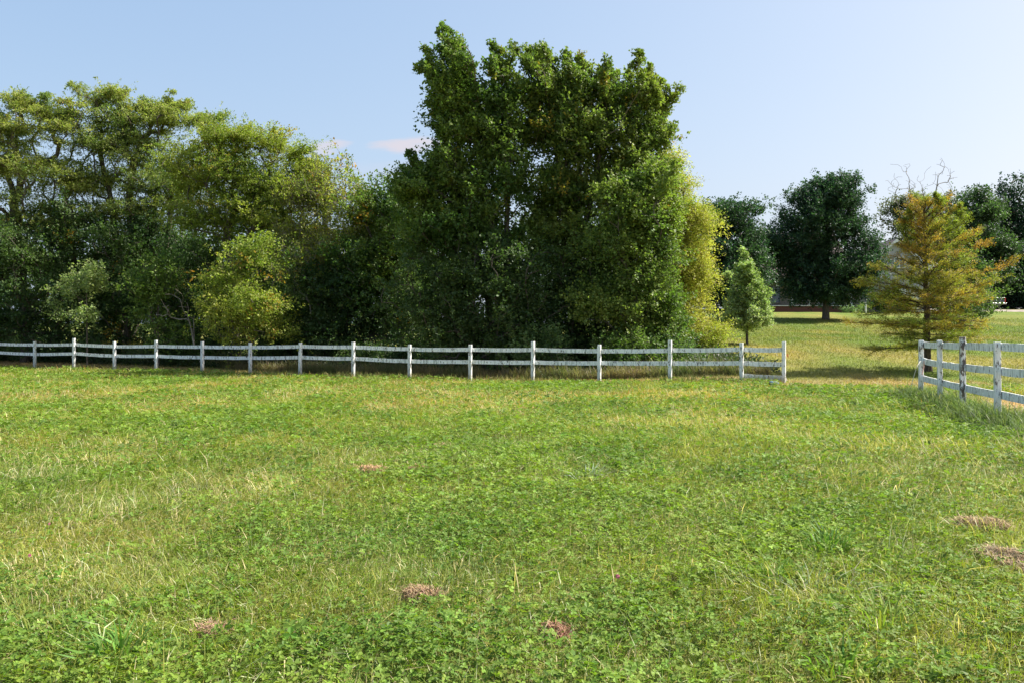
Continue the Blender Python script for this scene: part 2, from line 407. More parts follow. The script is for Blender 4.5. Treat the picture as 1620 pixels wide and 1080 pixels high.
make_tree('locust_tree', 'broad dense yellow-green locust tree with a rounded top, beside the sparse bare-twigged tree', 44, 370,
          [(335, 225, 40, 20), (375, 222, 45, 22), (415, 228, 40, 20), (450, 245, 38, 22), (480, 268, 20, 12), (345, 280, 50, 34), (400, 290, 60, 36), (450, 300, 40, 30),
           (330, 340, 50, 30), (400, 355, 60, 34), (300, 260, 30, 26)],
          520, trunk_r=.26, shoots=[(375, 225, 392, 204), (420, 230, 442, 208), (455, 245, 490, 236), (350, 225, 356, 204), (470, 270, 500, 262)], forks=[(370, [(375, 450), (352, 350)]), (370, [(372, 440), (415, 330)])], seed=13, group='locust trees of the wood', **loc2)
mk = make_tree
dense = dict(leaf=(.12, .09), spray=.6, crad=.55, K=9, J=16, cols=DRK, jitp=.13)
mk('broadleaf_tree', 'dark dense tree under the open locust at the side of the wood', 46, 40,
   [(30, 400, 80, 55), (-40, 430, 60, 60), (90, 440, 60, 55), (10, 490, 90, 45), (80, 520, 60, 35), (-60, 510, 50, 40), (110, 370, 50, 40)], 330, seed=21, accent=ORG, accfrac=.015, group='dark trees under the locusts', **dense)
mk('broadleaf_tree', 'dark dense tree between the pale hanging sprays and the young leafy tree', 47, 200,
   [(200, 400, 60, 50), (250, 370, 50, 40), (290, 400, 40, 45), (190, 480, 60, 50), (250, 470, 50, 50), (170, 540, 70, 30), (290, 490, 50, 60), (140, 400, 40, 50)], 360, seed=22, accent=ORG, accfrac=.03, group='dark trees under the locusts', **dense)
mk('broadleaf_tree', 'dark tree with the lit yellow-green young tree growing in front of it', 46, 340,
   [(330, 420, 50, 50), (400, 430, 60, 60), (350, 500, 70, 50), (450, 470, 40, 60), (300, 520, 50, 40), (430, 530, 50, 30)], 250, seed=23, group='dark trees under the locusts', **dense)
mk('young_tree', 'bright yellow-green young tree, fullest of the small trees standing behind the fence', 39.6, 395,
   [(398, 392, 24, 20), (375, 428, 34, 30), (425, 430, 28, 30), (360, 470, 30, 34), (410, 478, 46, 34), (375, 518, 46, 26), (425, 522, 40, 22)], 190, K=9, J=14,
   leaf=(.10, .075), spray=.55, crad=.4, cols=((.20, .24, .03), (.30, .29, .04)), accent=((.40, .30, .05), (.40, .22, .04)), accfrac=.06, trunk_r=.09, seed=24)
mk('young_tree', 'slender mid-green young tree beside the bare fallen branch', 42, 250,
   [(250, 415, 16, 22), (240, 455, 24, 26), (262, 450, 20, 30), (245, 500, 30, 26), (232, 480, 20, 24), (262, 530, 34, 20)], 90, K=8, J=12, leaf=(.11, .085), spray=.5, crad=.35,
   cols=((.09, .15, .025), (.16, .21, .035)), trunk_r=.07, seed=25)
mk('sapling', 'sapling with drooping sprays tinted pale as if sunlit in front of the darkest part of the wood', 41, 138,
   [(128, 444, 20, 9), (108, 456, 16, 10), (148, 462, 9, 26), (144, 498, 10, 18), (98, 482, 14, 16), (150, 430, 8, 8)], 60, K=7, J=12, leaf=(.105, .08), spray=.55, crad=.28, mrad=.35,
   cols=((.17, .21, .05), (.26, .29, .09)), trunk_r=.035, droop=.6, seed=26)  # leaf tints brightened to stand in for sun blocked here
mk('sparse_tree', 'thin yellowing tree with bare twigs rising above its leaves', 43, 520,
   [(505, 325, 18, 50), (545, 320, 16, 60), (575, 330, 12, 44), (480, 330, 26, 30), (530, 372, 50, 34), (470, 385, 34, 40), (560, 400, 34, 40), (510, 430, 44, 34)], 330, K=8, J=11, leaf=(.11, .08), spray=.8, crad=.4,
   bias=(0, 0, .9), spread=.5, cols=((.17, .20, .03), (.30, .28, .04)), accent=ORG, accfrac=.06, trunk_r=.10, twig=True, bark=BARKP, up=.5, seed=27,
   forks=[(520, [(522, 500), (518, 380)]), (520, [(540, 470), (552, 350)]), (520, [(505, 500), (492, 400)])])
mk('broadleaf_tree', 'mid-green rounded tree between the sparse twiggy tree and the towering one', 42, 635,
   [(600, 318, 30, 26), (640, 330, 40, 34), (575, 345, 22, 26), (610, 380, 50, 38), (660, 372, 40, 40), (570, 400, 34, 36), (640, 430, 50, 36), (585, 450, 45, 36)], 330, K=9, J=14, leaf=(.12, .09), spray=.55, crad=.45,
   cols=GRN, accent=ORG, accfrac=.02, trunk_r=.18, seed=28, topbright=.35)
mk('broadleaf_tree', 'dark shaded tree low in the middle of the wood, under the sparse twiggy tree', 42, 545,
   [(500, 470, 50, 50), (560, 480, 60, 50), (520, 530, 70, 30), (620, 500, 50, 50), (600, 540, 50, 26), (470, 520, 40, 36), (660, 480, 40, 50)], 300, seed=29, **dense)
mk('towering_tree', 'towering multi-stemmed tree whose ragged peak is the highest point of the wood', 37, 795,
   [(728, 136, 14.4, 18), (712, 154, 16.2, 18), (745, 164, 19.8, 22), (722, 186, 21.6, 22), (790, 154, 14.4, 18), (775, 179, 21.6, 24), (806, 189, 18, 28),
    (728, 218, 25.2, 24), (765, 226, 30.6, 32), (716, 240, 20, 20), (806, 235, 30, 38), (735, 285, 44, 34), (690, 290, 26, 20), (795, 300, 42, 42), (672, 312, 24, 22), (720, 345, 50, 34), (790, 370, 50, 40), (690, 380, 46, 34)],
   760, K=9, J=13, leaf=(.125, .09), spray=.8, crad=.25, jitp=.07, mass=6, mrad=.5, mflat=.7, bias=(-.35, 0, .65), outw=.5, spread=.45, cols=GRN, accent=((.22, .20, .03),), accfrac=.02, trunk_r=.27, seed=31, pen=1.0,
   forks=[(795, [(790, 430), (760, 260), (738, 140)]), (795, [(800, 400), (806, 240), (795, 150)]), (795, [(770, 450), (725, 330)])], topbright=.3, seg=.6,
   shoots=[(738, 138, 713, 52), (730, 128, 710, 76), (715, 148, 674, 80), (712, 158, 680, 104), (728, 133, 698, 78), (790, 138, 782, 78), (800, 148, 796, 84), (700, 183, 686, 138),
           (720, 230, 688, 204), (715, 253, 692, 240), (690, 293, 650, 248), (680, 308, 640, 272), (745, 143, 738, 96), (750, 128, 728, 70)])
mk('towering_tree', 'towering wide tree with upswept sunlit shoots, standing against its taller ragged neighbour', 37.5, 905,
   [(858, 154, 12.6, 14), (845, 179, 16.2, 20), (893, 159, 16.2, 18), (925, 162, 16.2, 16), (880, 194, 30.6, 30), (955, 174, 21.6, 18), (990, 172, 21.6, 16), (1006, 182, 16.2, 18),
    (950, 206, 34.2, 32), (993, 206, 25.2, 32), (835, 221, 25.2, 34), (862, 211, 21.6, 28), (1028, 221, 14.4, 26), (900, 235, 48, 40), (970, 255, 44, 40), (1013, 250, 30, 34), (880, 300, 50, 42), (950, 320, 52, 42), (998, 300, 36, 38), (880, 380, 46, 42), (950, 390, 44, 42)],
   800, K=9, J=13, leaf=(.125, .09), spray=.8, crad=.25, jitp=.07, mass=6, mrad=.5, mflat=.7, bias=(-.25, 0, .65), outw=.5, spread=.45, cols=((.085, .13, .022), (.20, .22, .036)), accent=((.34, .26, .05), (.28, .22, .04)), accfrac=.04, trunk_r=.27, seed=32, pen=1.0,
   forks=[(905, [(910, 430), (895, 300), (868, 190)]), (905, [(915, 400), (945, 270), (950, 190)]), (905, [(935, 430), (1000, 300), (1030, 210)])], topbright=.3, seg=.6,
   shoots=[(855, 143, 812, 76), (865, 143, 833, 78), (880, 138, 848, 81), (892, 143, 862, 82), (905, 148, 895, 88), (926, 148, 918, 90), (945, 158, 932, 108), (957, 168, 951, 116), (975, 163, 973, 120), (998, 163, 997, 118),
           (1015, 168, 1016, 118), (1030, 173, 1030, 118), (1036, 186, 1046, 132), (1048, 202, 1076, 142), (1040, 202, 1054, 146), (1036, 226, 1046, 184), (1040, 248, 1056, 210)])
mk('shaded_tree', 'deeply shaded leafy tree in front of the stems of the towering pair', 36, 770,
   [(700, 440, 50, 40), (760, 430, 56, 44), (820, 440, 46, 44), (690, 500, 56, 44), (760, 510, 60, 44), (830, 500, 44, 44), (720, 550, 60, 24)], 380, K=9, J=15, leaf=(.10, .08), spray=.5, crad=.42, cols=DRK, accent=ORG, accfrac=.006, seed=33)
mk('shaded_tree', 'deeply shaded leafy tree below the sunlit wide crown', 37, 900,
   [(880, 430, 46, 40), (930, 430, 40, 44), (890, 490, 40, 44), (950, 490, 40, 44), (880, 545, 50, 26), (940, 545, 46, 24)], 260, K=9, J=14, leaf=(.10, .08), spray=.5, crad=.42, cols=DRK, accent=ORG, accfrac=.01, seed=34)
mk('broadleaf_tree', 'sunlit full green tree at the corner of the wood, with a few orange leaves', 35, 1005,
   [(995, 340, 36, 34), (1030, 345, 26, 32), (965, 390, 36, 36), (1010, 400, 40, 36), (1040, 400, 22, 34), (980, 450, 40, 32), (1025, 455, 34, 32), (1045, 485, 22, 26), (955, 500, 30, 30), (1005, 510, 40, 30), (1045, 530, 24, 22), (1020, 300, 24, 22), (1042, 285, 14, 20), (995, 305, 24, 20), (935, 470, 20, 20)],
   600, K=9, J=14, leaf=(.105, .08), spray=.7, crad=.3, jitp=.08, mass=8, mrad=.55, mflat=.45, bias=(.05, 0, .2), shoots=[(1040, 320, 1048, 262), (1010, 318, 1002, 280), (1050, 345, 1064, 312)], cols=LIT, accent=ORG, accfrac=.02, trunk_r=.2, seed=35)
mk('feathery_tree', 'feathery yellow-green tree spilling out of the corner of the wood over the mown lawn', 38, 1080,
   [(1056, 252, 12, 16), (1050, 285, 24, 22), (1074, 300, 12, 16), (1080, 338, 24, 16), (1098, 352, 18, 14), (1090, 385, 22, 20), (1072, 420, 30, 26), (1096, 425, 16, 20), (1088, 465, 26, 22), (1080, 500, 30, 24), (1110, 512, 20, 12), (1064, 530, 26, 16), (1100, 538, 20, 10), (1126, 522, 12, 7), (1110, 470, 14, 16)],
   420, K=10, J=17, leaf=(.085, .05), spray=.7, crad=.32, mass=5, mrad=.4, bias=(.2, 0, -.05), nflat=.5, droop=.35, cols=YEL, trunk_r=.15, seed=36, accent=((.34, .26, .05),), accfrac=.05)
# undergrowth shrubs
def shrub(px, d, lobes, label, cols=GRN, n=60, seed=50, name='shrub', leaf=(.09, .07), group=None):
    return make_tree(name, label, d, px, lobes, n, K=8, J=13, leaf=leaf, spray=.4, crad=.3, cols=cols, trunk_r=.03, seed=seed, cat='shrub', group=group, notrunk=True)
shrub(862, 34.5, [(865, 522, 20, 16), (850, 545, 22, 22), (878, 545, 16, 22), (862, 575, 26, 16)], 'light green leafy bush in front of the dark hollow of the wood', ((.07, .12, .03), (.13, .18, .045)), 70, 51)
shrub(1020, 33.5, [(1000, 545, 30, 26), (1040, 555, 28, 26), (1020, 580, 40, 16), (975, 560, 22, 26)], 'mid-green bush at the foot of the sunlit corner tree', GRN, 90, 52)
shrub(1068, 34, [(1070, 560, 22, 22), (1090, 575, 18, 16), (1060, 585, 20, 12)], 'low grey-green bush at the edge of the mown lawn', ((.08, .12, .035), (.13, .17, .05)), 50, 53)
for i, (px, d, w_) in enumerate([(20, 48.5, 60), (90, 47.5, 40), (180, 47, 60), (270, 45.5, 50), (330, 43.5, 50), (450, 42, 60), (530, 41, 60), (610, 39.5, 60), (690, 38, 60), (770, 37, 60), (930, 36.5, 50), (-60, 47, 60)]):
    zt = [528, 545, 535, 548, 540, 540, 535, 545, 530, 540, 540, 530][i]
    shrub(px, d, [(px, (zt + 580) / 2, w_ * .7, (585 - zt) / 2), (px - w_ * .5, 560, w_ * .5, 20), (px + w_ * .5, 562, w_ * .5, 18)], 'dark shaded undergrowth bush along the foot of the wood', DRK, 75, 60 + i, 'undergrowth_bush', group='undergrowth bushes along the wood')
# back rows that close the wood
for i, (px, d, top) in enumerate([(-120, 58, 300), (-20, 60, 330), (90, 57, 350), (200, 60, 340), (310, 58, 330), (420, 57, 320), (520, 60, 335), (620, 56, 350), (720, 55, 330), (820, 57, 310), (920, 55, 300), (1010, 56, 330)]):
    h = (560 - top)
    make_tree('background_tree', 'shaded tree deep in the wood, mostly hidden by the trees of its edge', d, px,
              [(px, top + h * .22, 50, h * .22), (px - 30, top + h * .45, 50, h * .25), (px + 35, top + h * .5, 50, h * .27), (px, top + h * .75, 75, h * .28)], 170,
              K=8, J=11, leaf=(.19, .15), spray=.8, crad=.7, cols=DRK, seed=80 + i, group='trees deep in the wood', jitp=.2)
# the lawn's trees and what stands beyond
mk('maple_tree', 'dark rounded tree behind the small pale-green tree, partly hidden by the wood', 67, 1150,
   [(1145, 325, 26, 16), (1170, 335, 20, 16), (1140, 350, 34, 26), (1172, 365, 24, 26), (1110, 380, 40, 40), (1165, 400, 32, 36), (1130, 440, 50, 40), (1185, 430, 18, 36), (1150, 475, 46, 16)], 560, K=9, J=14, leaf=(.16, .12), spray=.7, crad=.65, cols=((.022, .050, .020), (.045, .080, .026)), trunk_r=.2, seed=41, jitp=.16)
mk('maple_tree', 'large dark round-headed tree with a short bare trunk in front of the house', 74, 1307,
   [(1290, 305, 30, 24), (1335, 302, 26, 20), (1275, 335, 26, 26), (1330, 335, 40, 28), (1300, 350, 50, 30), (1255, 372, 38, 24), (1352, 362, 32, 26), (1232, 395, 28, 26), (1300, 400, 66, 34), (1362, 398, 28, 30), (1242, 416, 28, 20), (1300, 440, 60, 30), (1356, 436, 32, 26), (1275, 462, 40, 16), (1335, 462, 40, 16), (1305, 470, 60, 10), (1262, 448, 22, 14), (1364, 456, 20, 14), (1310, 296, 20, 12), (1268, 312, 16, 16), (1352, 322, 18, 16)],
   900, K=9, J=15, leaf=(.16, .12), spray=.7, crad=.6, cols=((.020, .047, .020), (.044, .080, .028)), trunk_r=.27, seed=42, jitp=.16, forks=[(1307, [(1307, 485), (1308, 470)])])
mk('young_maple', 'small pale-green cone-shaped tree on the mown lawn', 43.5, 1182,
   [(1179, 424, 5, 8), (1180, 438, 12, 8), (1181, 452, 22, 9), (1183, 468, 30, 10), (1184, 484, 37, 10), (1184, 498, 41, 9), (1182, 512, 34, 7)], 420, K=8, J=12, leaf=(.095, .075), spray=.28, crad=.16, mass=4, mrad=.16, jitp=.07,
   bias=(.1, 0, .5), shoots=[(1179, 425, 1177, 394)], shw=.15, cols=((.23, .28, .08), (.36, .38, .16)), trunk_r=.06, seed=43, up=.0, pen=2.5, forks=[(1182, [(1182, 520), (1181, 470), (1179, 410)])])
mk('hidden_tree', 'young green tree seen through the orange conifer', 41, 1520,
   [(1512, 415, 18, 18), (1518, 440, 26, 20), (1515, 470, 32, 22), (1525, 495, 32, 14)], 200, K=8, J=12, leaf=(.09, .07), spray=.4, crad=.3, cols=DRK, trunk_r=.06, seed=44)
far = dict(K=9, J=13, leaf=(.24, .19), spray=1.0, crad=.9, jitp=.25, rtip=.02)
mk('background_tree', 'green tree with a brownish top behind the house gable', 108, 1440,
   [(1425, 335, 22, 20), (1455, 325, 26, 16), (1490, 330, 26, 16), (1412, 365, 22, 24), (1450, 365, 40, 26), (1490, 370, 30, 26), (1440, 400, 60, 26)], 260, cols=((.06, .085, .03), (.14, .13, .06)), seed=45, **far)
mk('background_tree', 'knobbly-topped green tree rising behind the orange conifer and beside the darkest conifer', 100, 1560,
   [(1552, 315, 14, 12), (1575, 325, 12, 10), (1555, 340, 26, 14), (1530, 335, 16, 12), (1550, 370, 40, 24), (1520, 400, 36, 26), (1575, 400, 34, 30), (1540, 440, 50, 26), (1580, 450, 40, 26)], 330, cols=((.035, .065, .02), (.07, .105, .03)), seed=46, **far)
mk('dark_conifer', 'very dark tall tree closing the picture beyond the driveway', 104, 1625,
   [(1625, 305, 22, 26), (1610, 345, 26, 30), (1650, 340, 40, 40), (1600, 390, 34, 36), (1650, 400, 50, 40), (1600, 440, 44, 34), (1650, 450, 50, 34), (1610, 470, 40, 18)], 460, cols=((.012, .030, .014), (.022, .045, .018)), seed=47, trunk_r=.35, **far)
for i, (px, d, top) in enumerate([(1040, 125, 420), (1225, 130, 400), (1330, 128, 395), (1500, 122, 400), (1600, 125, 350), (1700, 120, 330), (1800, 125, 330)]):
    h = (492 - top)
    make_tree('background_tree', 'tree of the far line of trees behind the house and driveway', d, px, [(px, top + h * .25, 40, h * .25), (px - 24, top + h * .6, 40, h * .35), (px + 30, top + h * .65, 42, h * .32)], 110,
              K=9, J=12, leaf=(.28, .22), spray=1.1, crad=1.1, cols=DRK, seed=100 + i, group='far line of trees', jitp=.3, rtip=.03)

# bare dead tree
def bare_tree(name, label, d, base, tips, forks, seed, r0=.16, cat='bare tree', bark=None, extra=6, seg=2.0, spread=10, rtip=.012, zb=None, wob=.02):
    rng = np.random.default_rng(seed); b = G(base, d)
    if zb is not None: b = P(base, zb, d)
    sk = Skel(); c0 = sk.add(b - [0, 0, .2], -1)
    for fk in forks:
        q = c0; last = b
        for (x, y) in fk:
            w_ = P(x, y, d) + rng.normal(0, .2, 3) * [0, 1, 0]; m = max(2, int(np.linalg.norm(w_ - last) / .8))
            for j in range(1, m + 1): q = sk.add(last + (w_ - last) * j / m + rng.normal(0, .05, 3), q)
            last = w_
    T = []
    for (x, y) in tips:
        for _ in range(extra): T.append(P(x + rng.normal(0, spread), y + rng.normal(0, spread), d) + rng.normal(0, .8 * d / 100, 3) * [0, 1, 0])
    T = np.array(sorted(T, key=lambda q: np.linalg.norm(q - b)))
    sk.grow(T, rng, seg=seg, up=.12, pen=.9, k=.10, wob=wob)
    v, f = sk.mesh(r0, rtip=rtip, ex=.6, sides=5)
    root = empty(name, tuple(b)); tag(root, label, cat); mesh_np('trunk', v - b, f, bark or BARKP, parent=root); return root
bare_tree('dead_tree', 'leafless pale dead tree whose bare branches rise above the house gable', 96, 1448,
          [(1415, 285), (1425, 300), (1437, 270), (1445, 290), (1470, 300), (1480, 262), (1488, 275), (1500, 285), (1498, 300), (1460, 300), (1475, 320), (1430, 320)], [[(1450, 400), (1432, 350), (1418, 310)], [(1452, 390), (1446, 330), (1437, 290)], [(1460, 380), (1478, 310), (1484, 280)]], 5, r0=.16, spread=9, extra=11)
bare_tree('dead_branch', 'bare grey fallen branch arching out in front of the dark wood', 41, 308,
          [(262, 470), (268, 485), (272, 498), (255, 492), (285, 460), (292, 480), (280, 500), (300, 500)], [[(300, 505), (285, 490)], [(297, 500), (292, 478)]], 6, r0=.045, cat='branch', extra=3, spread=6, seg=.4, rtip=.007, zb=545)
bare_tree('dead_branch', 'fine bare brown branch beneath the sparse yellowing tree', 41, 500,
          [(470, 440), (490, 455), (480, 430), (465, 450), (480, 470), (500, 440)], [[(490, 480), (480, 460)]], 7, r0=.03, cat='branch', extra=3, spread=8, seg=.4, rtip=.006)

# bald cypress turning orange: central leader, level branches with flat feathery sprays
def cypress():
    rng = np.random.default_rng(77); d = 29.6; b = G(1468, d); b0 = b
    zpx = lambda py: EYE - (py - HZ) / F * d
    sk = Skel(); top = P(1462, 306, d); tr = [b - [0, 0, .2]]
    m = 34
    for j in range(1, m + 1): tr.append(b + (top - b) * (j / m) + rng.normal(0, .015, 3) * [1, 1, 0])
    sk.chain(tr); nt = sk.n
    prof_y = [300, 330, 360, 390, 410, 428, 465, 490, 510, 530, 548]
    Lh = [5, 28, 38, 38, 48, 92, 104, 116, 140, 124, 74]; Rh = [5, 42, 68, 78, 84, 118, 104, 96, 90, 82, 60]
    leafp = []; leafd = []; leaff = []; tw_a = []; tw_b = []
    nb = 122
    for i in range(nb):
        lv_ = int(19 * (((i + .5) / nb) ** .92)); py = 310 + (546 - 310) * (lv_ + .5) / 19 + rng.normal(0, 2.2); z = zpx(py) ; th = (i * 2.399) % (2 * math.pi) + rng.normal(0, .2)
        cx = math.cos(th); rr = np.interp(py, prof_y, Rh if cx > 0 else Lh) / F * d
        depthr = np.interp(py, prof_y, [(a + c) / 2 for a, c in zip(Lh, Rh)]) / F * d
        Lb = (abs(cx) * rr + (1 - abs(cx)) * depthr) * (rng.uniform(.75, 1.05) if rng.random() < .5 else rng.uniform(.3, .8))
        rise = np.interp(py, [300, 380, 450, 548], [1.1, .5, .24, .06]) * Lb + rng.normal(0, .05) * Lb
        zz = z - rise * .75 
        q = int(np.argmin(np.abs(sk.p[:nt, 2] - zz)))
        a = sk.p[q].copy(); e = a + np.array([math.cos(th) * Lb, math.sin(th) * Lb, rise + (-.10 * Lb if py > 480 else 0)])
        c = (a + e) / 2 + np.array([0, 0, -.03 * Lb + .06]); ns = max(3, int(Lb / .22)); par = q; pp = []
        for j in range(1, ns + 1):
            u = j / ns; x = (1 - u) ** 2 * a + 2 * u * (1 - u) * c + u * u * e; par = sk.add(x + rng.normal(0, .012, 3), par); pp.append(x)
        pp = np.array(pp); hd = nrm(e - a); side = nrm(np.cross(hd, [0, 0, 1]))
        green = rng.random() < .30
        ntw = int(4 + Lb * 11.5)
        for k in range(ntw):
            u = .16 + .84 * rng.random(); x = pp[min(len(pp) - 1, int(u * len(pp)))] + rng.normal(0, .02, 3)
            sg = 1 if k % 2 else -1; l = (.20 + .42 * (1 - abs(u - .55))) * rng.uniform(.6, 1.1) * min(1, .35 + Lb / 1.8)
            td = nrm(hd * .55 + side * sg * rng.uniform(.3, 1.0) + np.array([0, 0, rng.normal(.12, .30)]))
            tw_a.append(x); tw_b.append(x + td * l)
            nl = int(20 + 75 * l); t = rng.random(nl)
            pos = x + td * l * t[:, None] + rng.normal(0, .035, (nl, 3)); pos[:, 2] -= .35 * (l * t) ** 2 + .02 * rng.random(nl)
            leafp.append(pos); leafd.append(np.tile(td, (nl, 1))); leaff.append(np.full(nl, 1. if green else 0.) + rng.normal(0, .08) )
    # top leader shoots
    for (tx, ty, n_) in ((1462, 318, 9), (1438, 332, 6), (1482, 338, 5), (1512, 330, 7), (1524, 352, 5), (1500, 350, 4), (1432, 352, 5)):
        a = P(tx, ty + 26, d) + [0, rng.normal(0, .3), 0]
        q = int(np.argmin(np.linalg.norm(sk.p[:sk.n] - a, axis=1))); st = sk.p[q]; tip = P(tx, ty - 6, d); tip[1] = a[1]; par = q
        for j in range(1, 5): par = sk.add(st + (tip - st) * j / 4, par)
        for k in range(n_ * 6):
            t = rng.random(); x = st + (tip - st) * t; ang = rng.random() * 6.28; td = nrm(np.array([math.cos(ang), math.sin(ang), .7])); l = .30 * (1.15 - t) * rng.uniform(.6, 1.2)
            tw_a.append(x); tw_b.append(x + td * l); nl = 34; tt = rng.random(nl)
            leafp.append(x + td * l * tt[:, None] + rng.normal(0, .025, (nl, 3))); leafd.append(np.tile(td, (nl, 1))); leaff.append(np.full(nl, 1.1))
    tv, tf = sk.mesh(.115, rtip=.009, ex=.42, sides=7)
    TV, TF = sticks(np.array(tw_a), np.array(tw_b), .006, .003)
    root = empty('bald_cypress', tuple(b)); tag(root, 'feathery conifer turning orange, standing behind the three-railed fence', 'tree')
    mesh_np('trunk', np.concatenate([tv, TV]) - b, [tf, TF + len(tv)], noise_mat('cypress_bark', (.045, .03, .022), (.13, .095, .07), 9, .9, (4, 4, .6), .5), parent=root)
    pos = np.concatenate(leafp); D = np.concatenate(leafd); g = np.concatenate(leaff); M = len(pos)
    ld = nrm(D * .6 + rng.normal(0, .6, (M, 3)) * [1, 1, .5]); ln = nrm(rng.normal(0, .45, (M, 3)) + [0, 0, 1.])
    lv = leaves_arrays(rng, pos, ld, ln, rng.uniform(.05, .09, M), rng.uniform(.013, .024, M))
    fam = np.clip(g + (fbm(pos[:, 0] + pos[:, 1] * .5, pos[:, 2] * 1.6, 1.1, 5) - .5) * 1.9 + .30 + .25 * sstep(6.2, 4.4, pos[:, 2]) * sstep(16.5, 14.5, pos[:, 0]) + rng.normal(0, .15, M) - .25 * sstep(6.5, 3, pos[:, 2]) * 0, 0, 1)
    C = tintmix(rng, np.array([.48, .245, .028]), np.array([.27, .29, .034]), M, fam, None)
    mesh_np('crown', lv - b, quads(M), LEAF, tint=C, parent=root); STAT.append(('cypress', M))
cypress()

# ------------------------------------------------------------------ ground
def ground():
    def axis(a, b, core, far, nfar):
        c = np.arange(a, b, core); g = np.geomspace(1, far, nfar)
        return np.concatenate([(a - g)[::-1], c, b + g])
    xs = axis(-32, 36, .34, 2500, 26); ys = np.concatenate([np.array([-2500, -600, -150, -40, -12, -5, -2]), np.arange(0, 50, .3), np.arange(50, 135, .9), 135 + np.geomspace(1, 2800, 24)])
    X, Y = np.meshgrid(xs, ys); Z = H(X, Y); nx, ny = len(xs), len(ys)
    V = np.stack([X, Y, Z], -1).reshape(-1, 3); i = np.arange(nx * ny).reshape(ny, nx)
    Fc = np.stack([i[:-1, :-1], i[:-1, 1:], i[1:, 1:], i[1:, :-1]], -1).reshape(-1, 4)
    fx = V[Fc].mean(1); x, y = fx[:, 0], fx[:, 1]
    inf = infield(x, y)
    n1 = fbm(x, y, 4, 1); n2 = fbm(x, y, 1.2, 2)
    fld = np.array([.15, .17, .04])[None] * (1 - n1[:, None] * .5) + np.array([.26, .20, .09])[None] * n1[:, None] * .5
    lw = lawn_col(x, y)
    C = np.where(inf[:, None], fld, lw)
    m, nt = newmat('ground_soil_and_turf')
    at = N(nt, 'ShaderNodeAttribute', attribute_name='tint'); g = N(nt, 'ShaderNodeNewGeometry')
    n = N(nt, 'ShaderNodeTexNoise', i_Scale=5.0, i_Detail=8.0); n.inputs['Roughness'].default_value = .7; L(nt, g.outputs['Position'], n.inputs['Vector'])
    mr = N(nt, 'ShaderNodeMapRange'); mr.inputs['From Min'].default_value = .3; mr.inputs['From Max'].default_value = .7; mr.inputs['To Min'].default_value = .62; mr.inputs['To Max'].default_value = 1.3
    L(nt, n.outputs['Fac'], mr.inputs['Value'])
    s = N(nt, 'ShaderNodeVectorMath', operation='SCALE'); L(nt, at.outputs['Vector'], s.inputs[0]); L(nt, mr.outputs[0], s.inputs['Scale'])
    pb = N(nt, 'ShaderNodeBsdfPrincipled'); pb.inputs['Roughness'].default_value = .95; pb.inputs['Specular IOR Level'].default_value = .1; L(nt, s.outputs[0], pb.inputs['Base Color'])
    n3 = N(nt, 'ShaderNodeTexNoise', i_Scale=22.0, i_Detail=5.0); L(nt, g.outputs['Position'], n3.inputs['Vector'])
    bp = N(nt, 'ShaderNodeBump'); bp.inputs['Strength'].default_value = .8; bp.inputs['Distance'].default_value = .05; L(nt, n3.outputs['Fac'], bp.inputs['Height']); L(nt, bp.outputs[0], pb.inputs['Normal'])
    o = N(nt, 'ShaderNodeOutputMaterial'); L(nt, pb.outputs[0], o.inputs[0])
    me = mesh_np('ground', V, Fc.astype(np.int32), m, tint=C, smooth=True); tag(me, kind='structure')
def lawn_col(x, y):
    n1 = fbm(x, y * .45, 4.5, 41); n2 = fbm(x * .8, y * .3, 1.7, 42); n3 = fbm(x, y, .7, 43, 2)
    f = np.clip(n1 * 1.5 - .18 + (n2 - .5) * 1.5 + .25 * sstep(46, 70, y), 0, 1)[:, None]
    c = np.array([.250, .208, .060]) * (1 - f) + np.array([.125, .172, .034]) * f
    st = .5 + .5 * np.sin(y * 1.15 + x * .35 + 2.5 * n1); c = c * (1 + .10 * (st[:, None] - .5))
    # dry worn strips along the outside of both fences
    dl = (y - yf(x)); dry = np.exp(-((dl - 1.2 - 1.4 * sstep(-9, -19, x)) / (1.1 + 1.4 * sstep(-9, -19, x))) ** 2) * (x < 7.8) * .75
    dr = x - xr(y); dry = np.maximum(dry, np.exp(-((dr - 1.7 - .5 * n1) / 1.0) ** 2) * sstep(21.5, 18.0, y) * 1.5)
    dry = np.maximum(dry, np.exp(-((y - 26.0) / 1.0) ** 2) * (x > 7.3) * (x < 14) * .55)
    dry = np.clip(dry * np.clip(n3 * 1.8 + .1, 0, 1), 0, 1)[:, None]
    return c * (1 - dry) + np.array([.40, .26, .14]) * dry
ground()

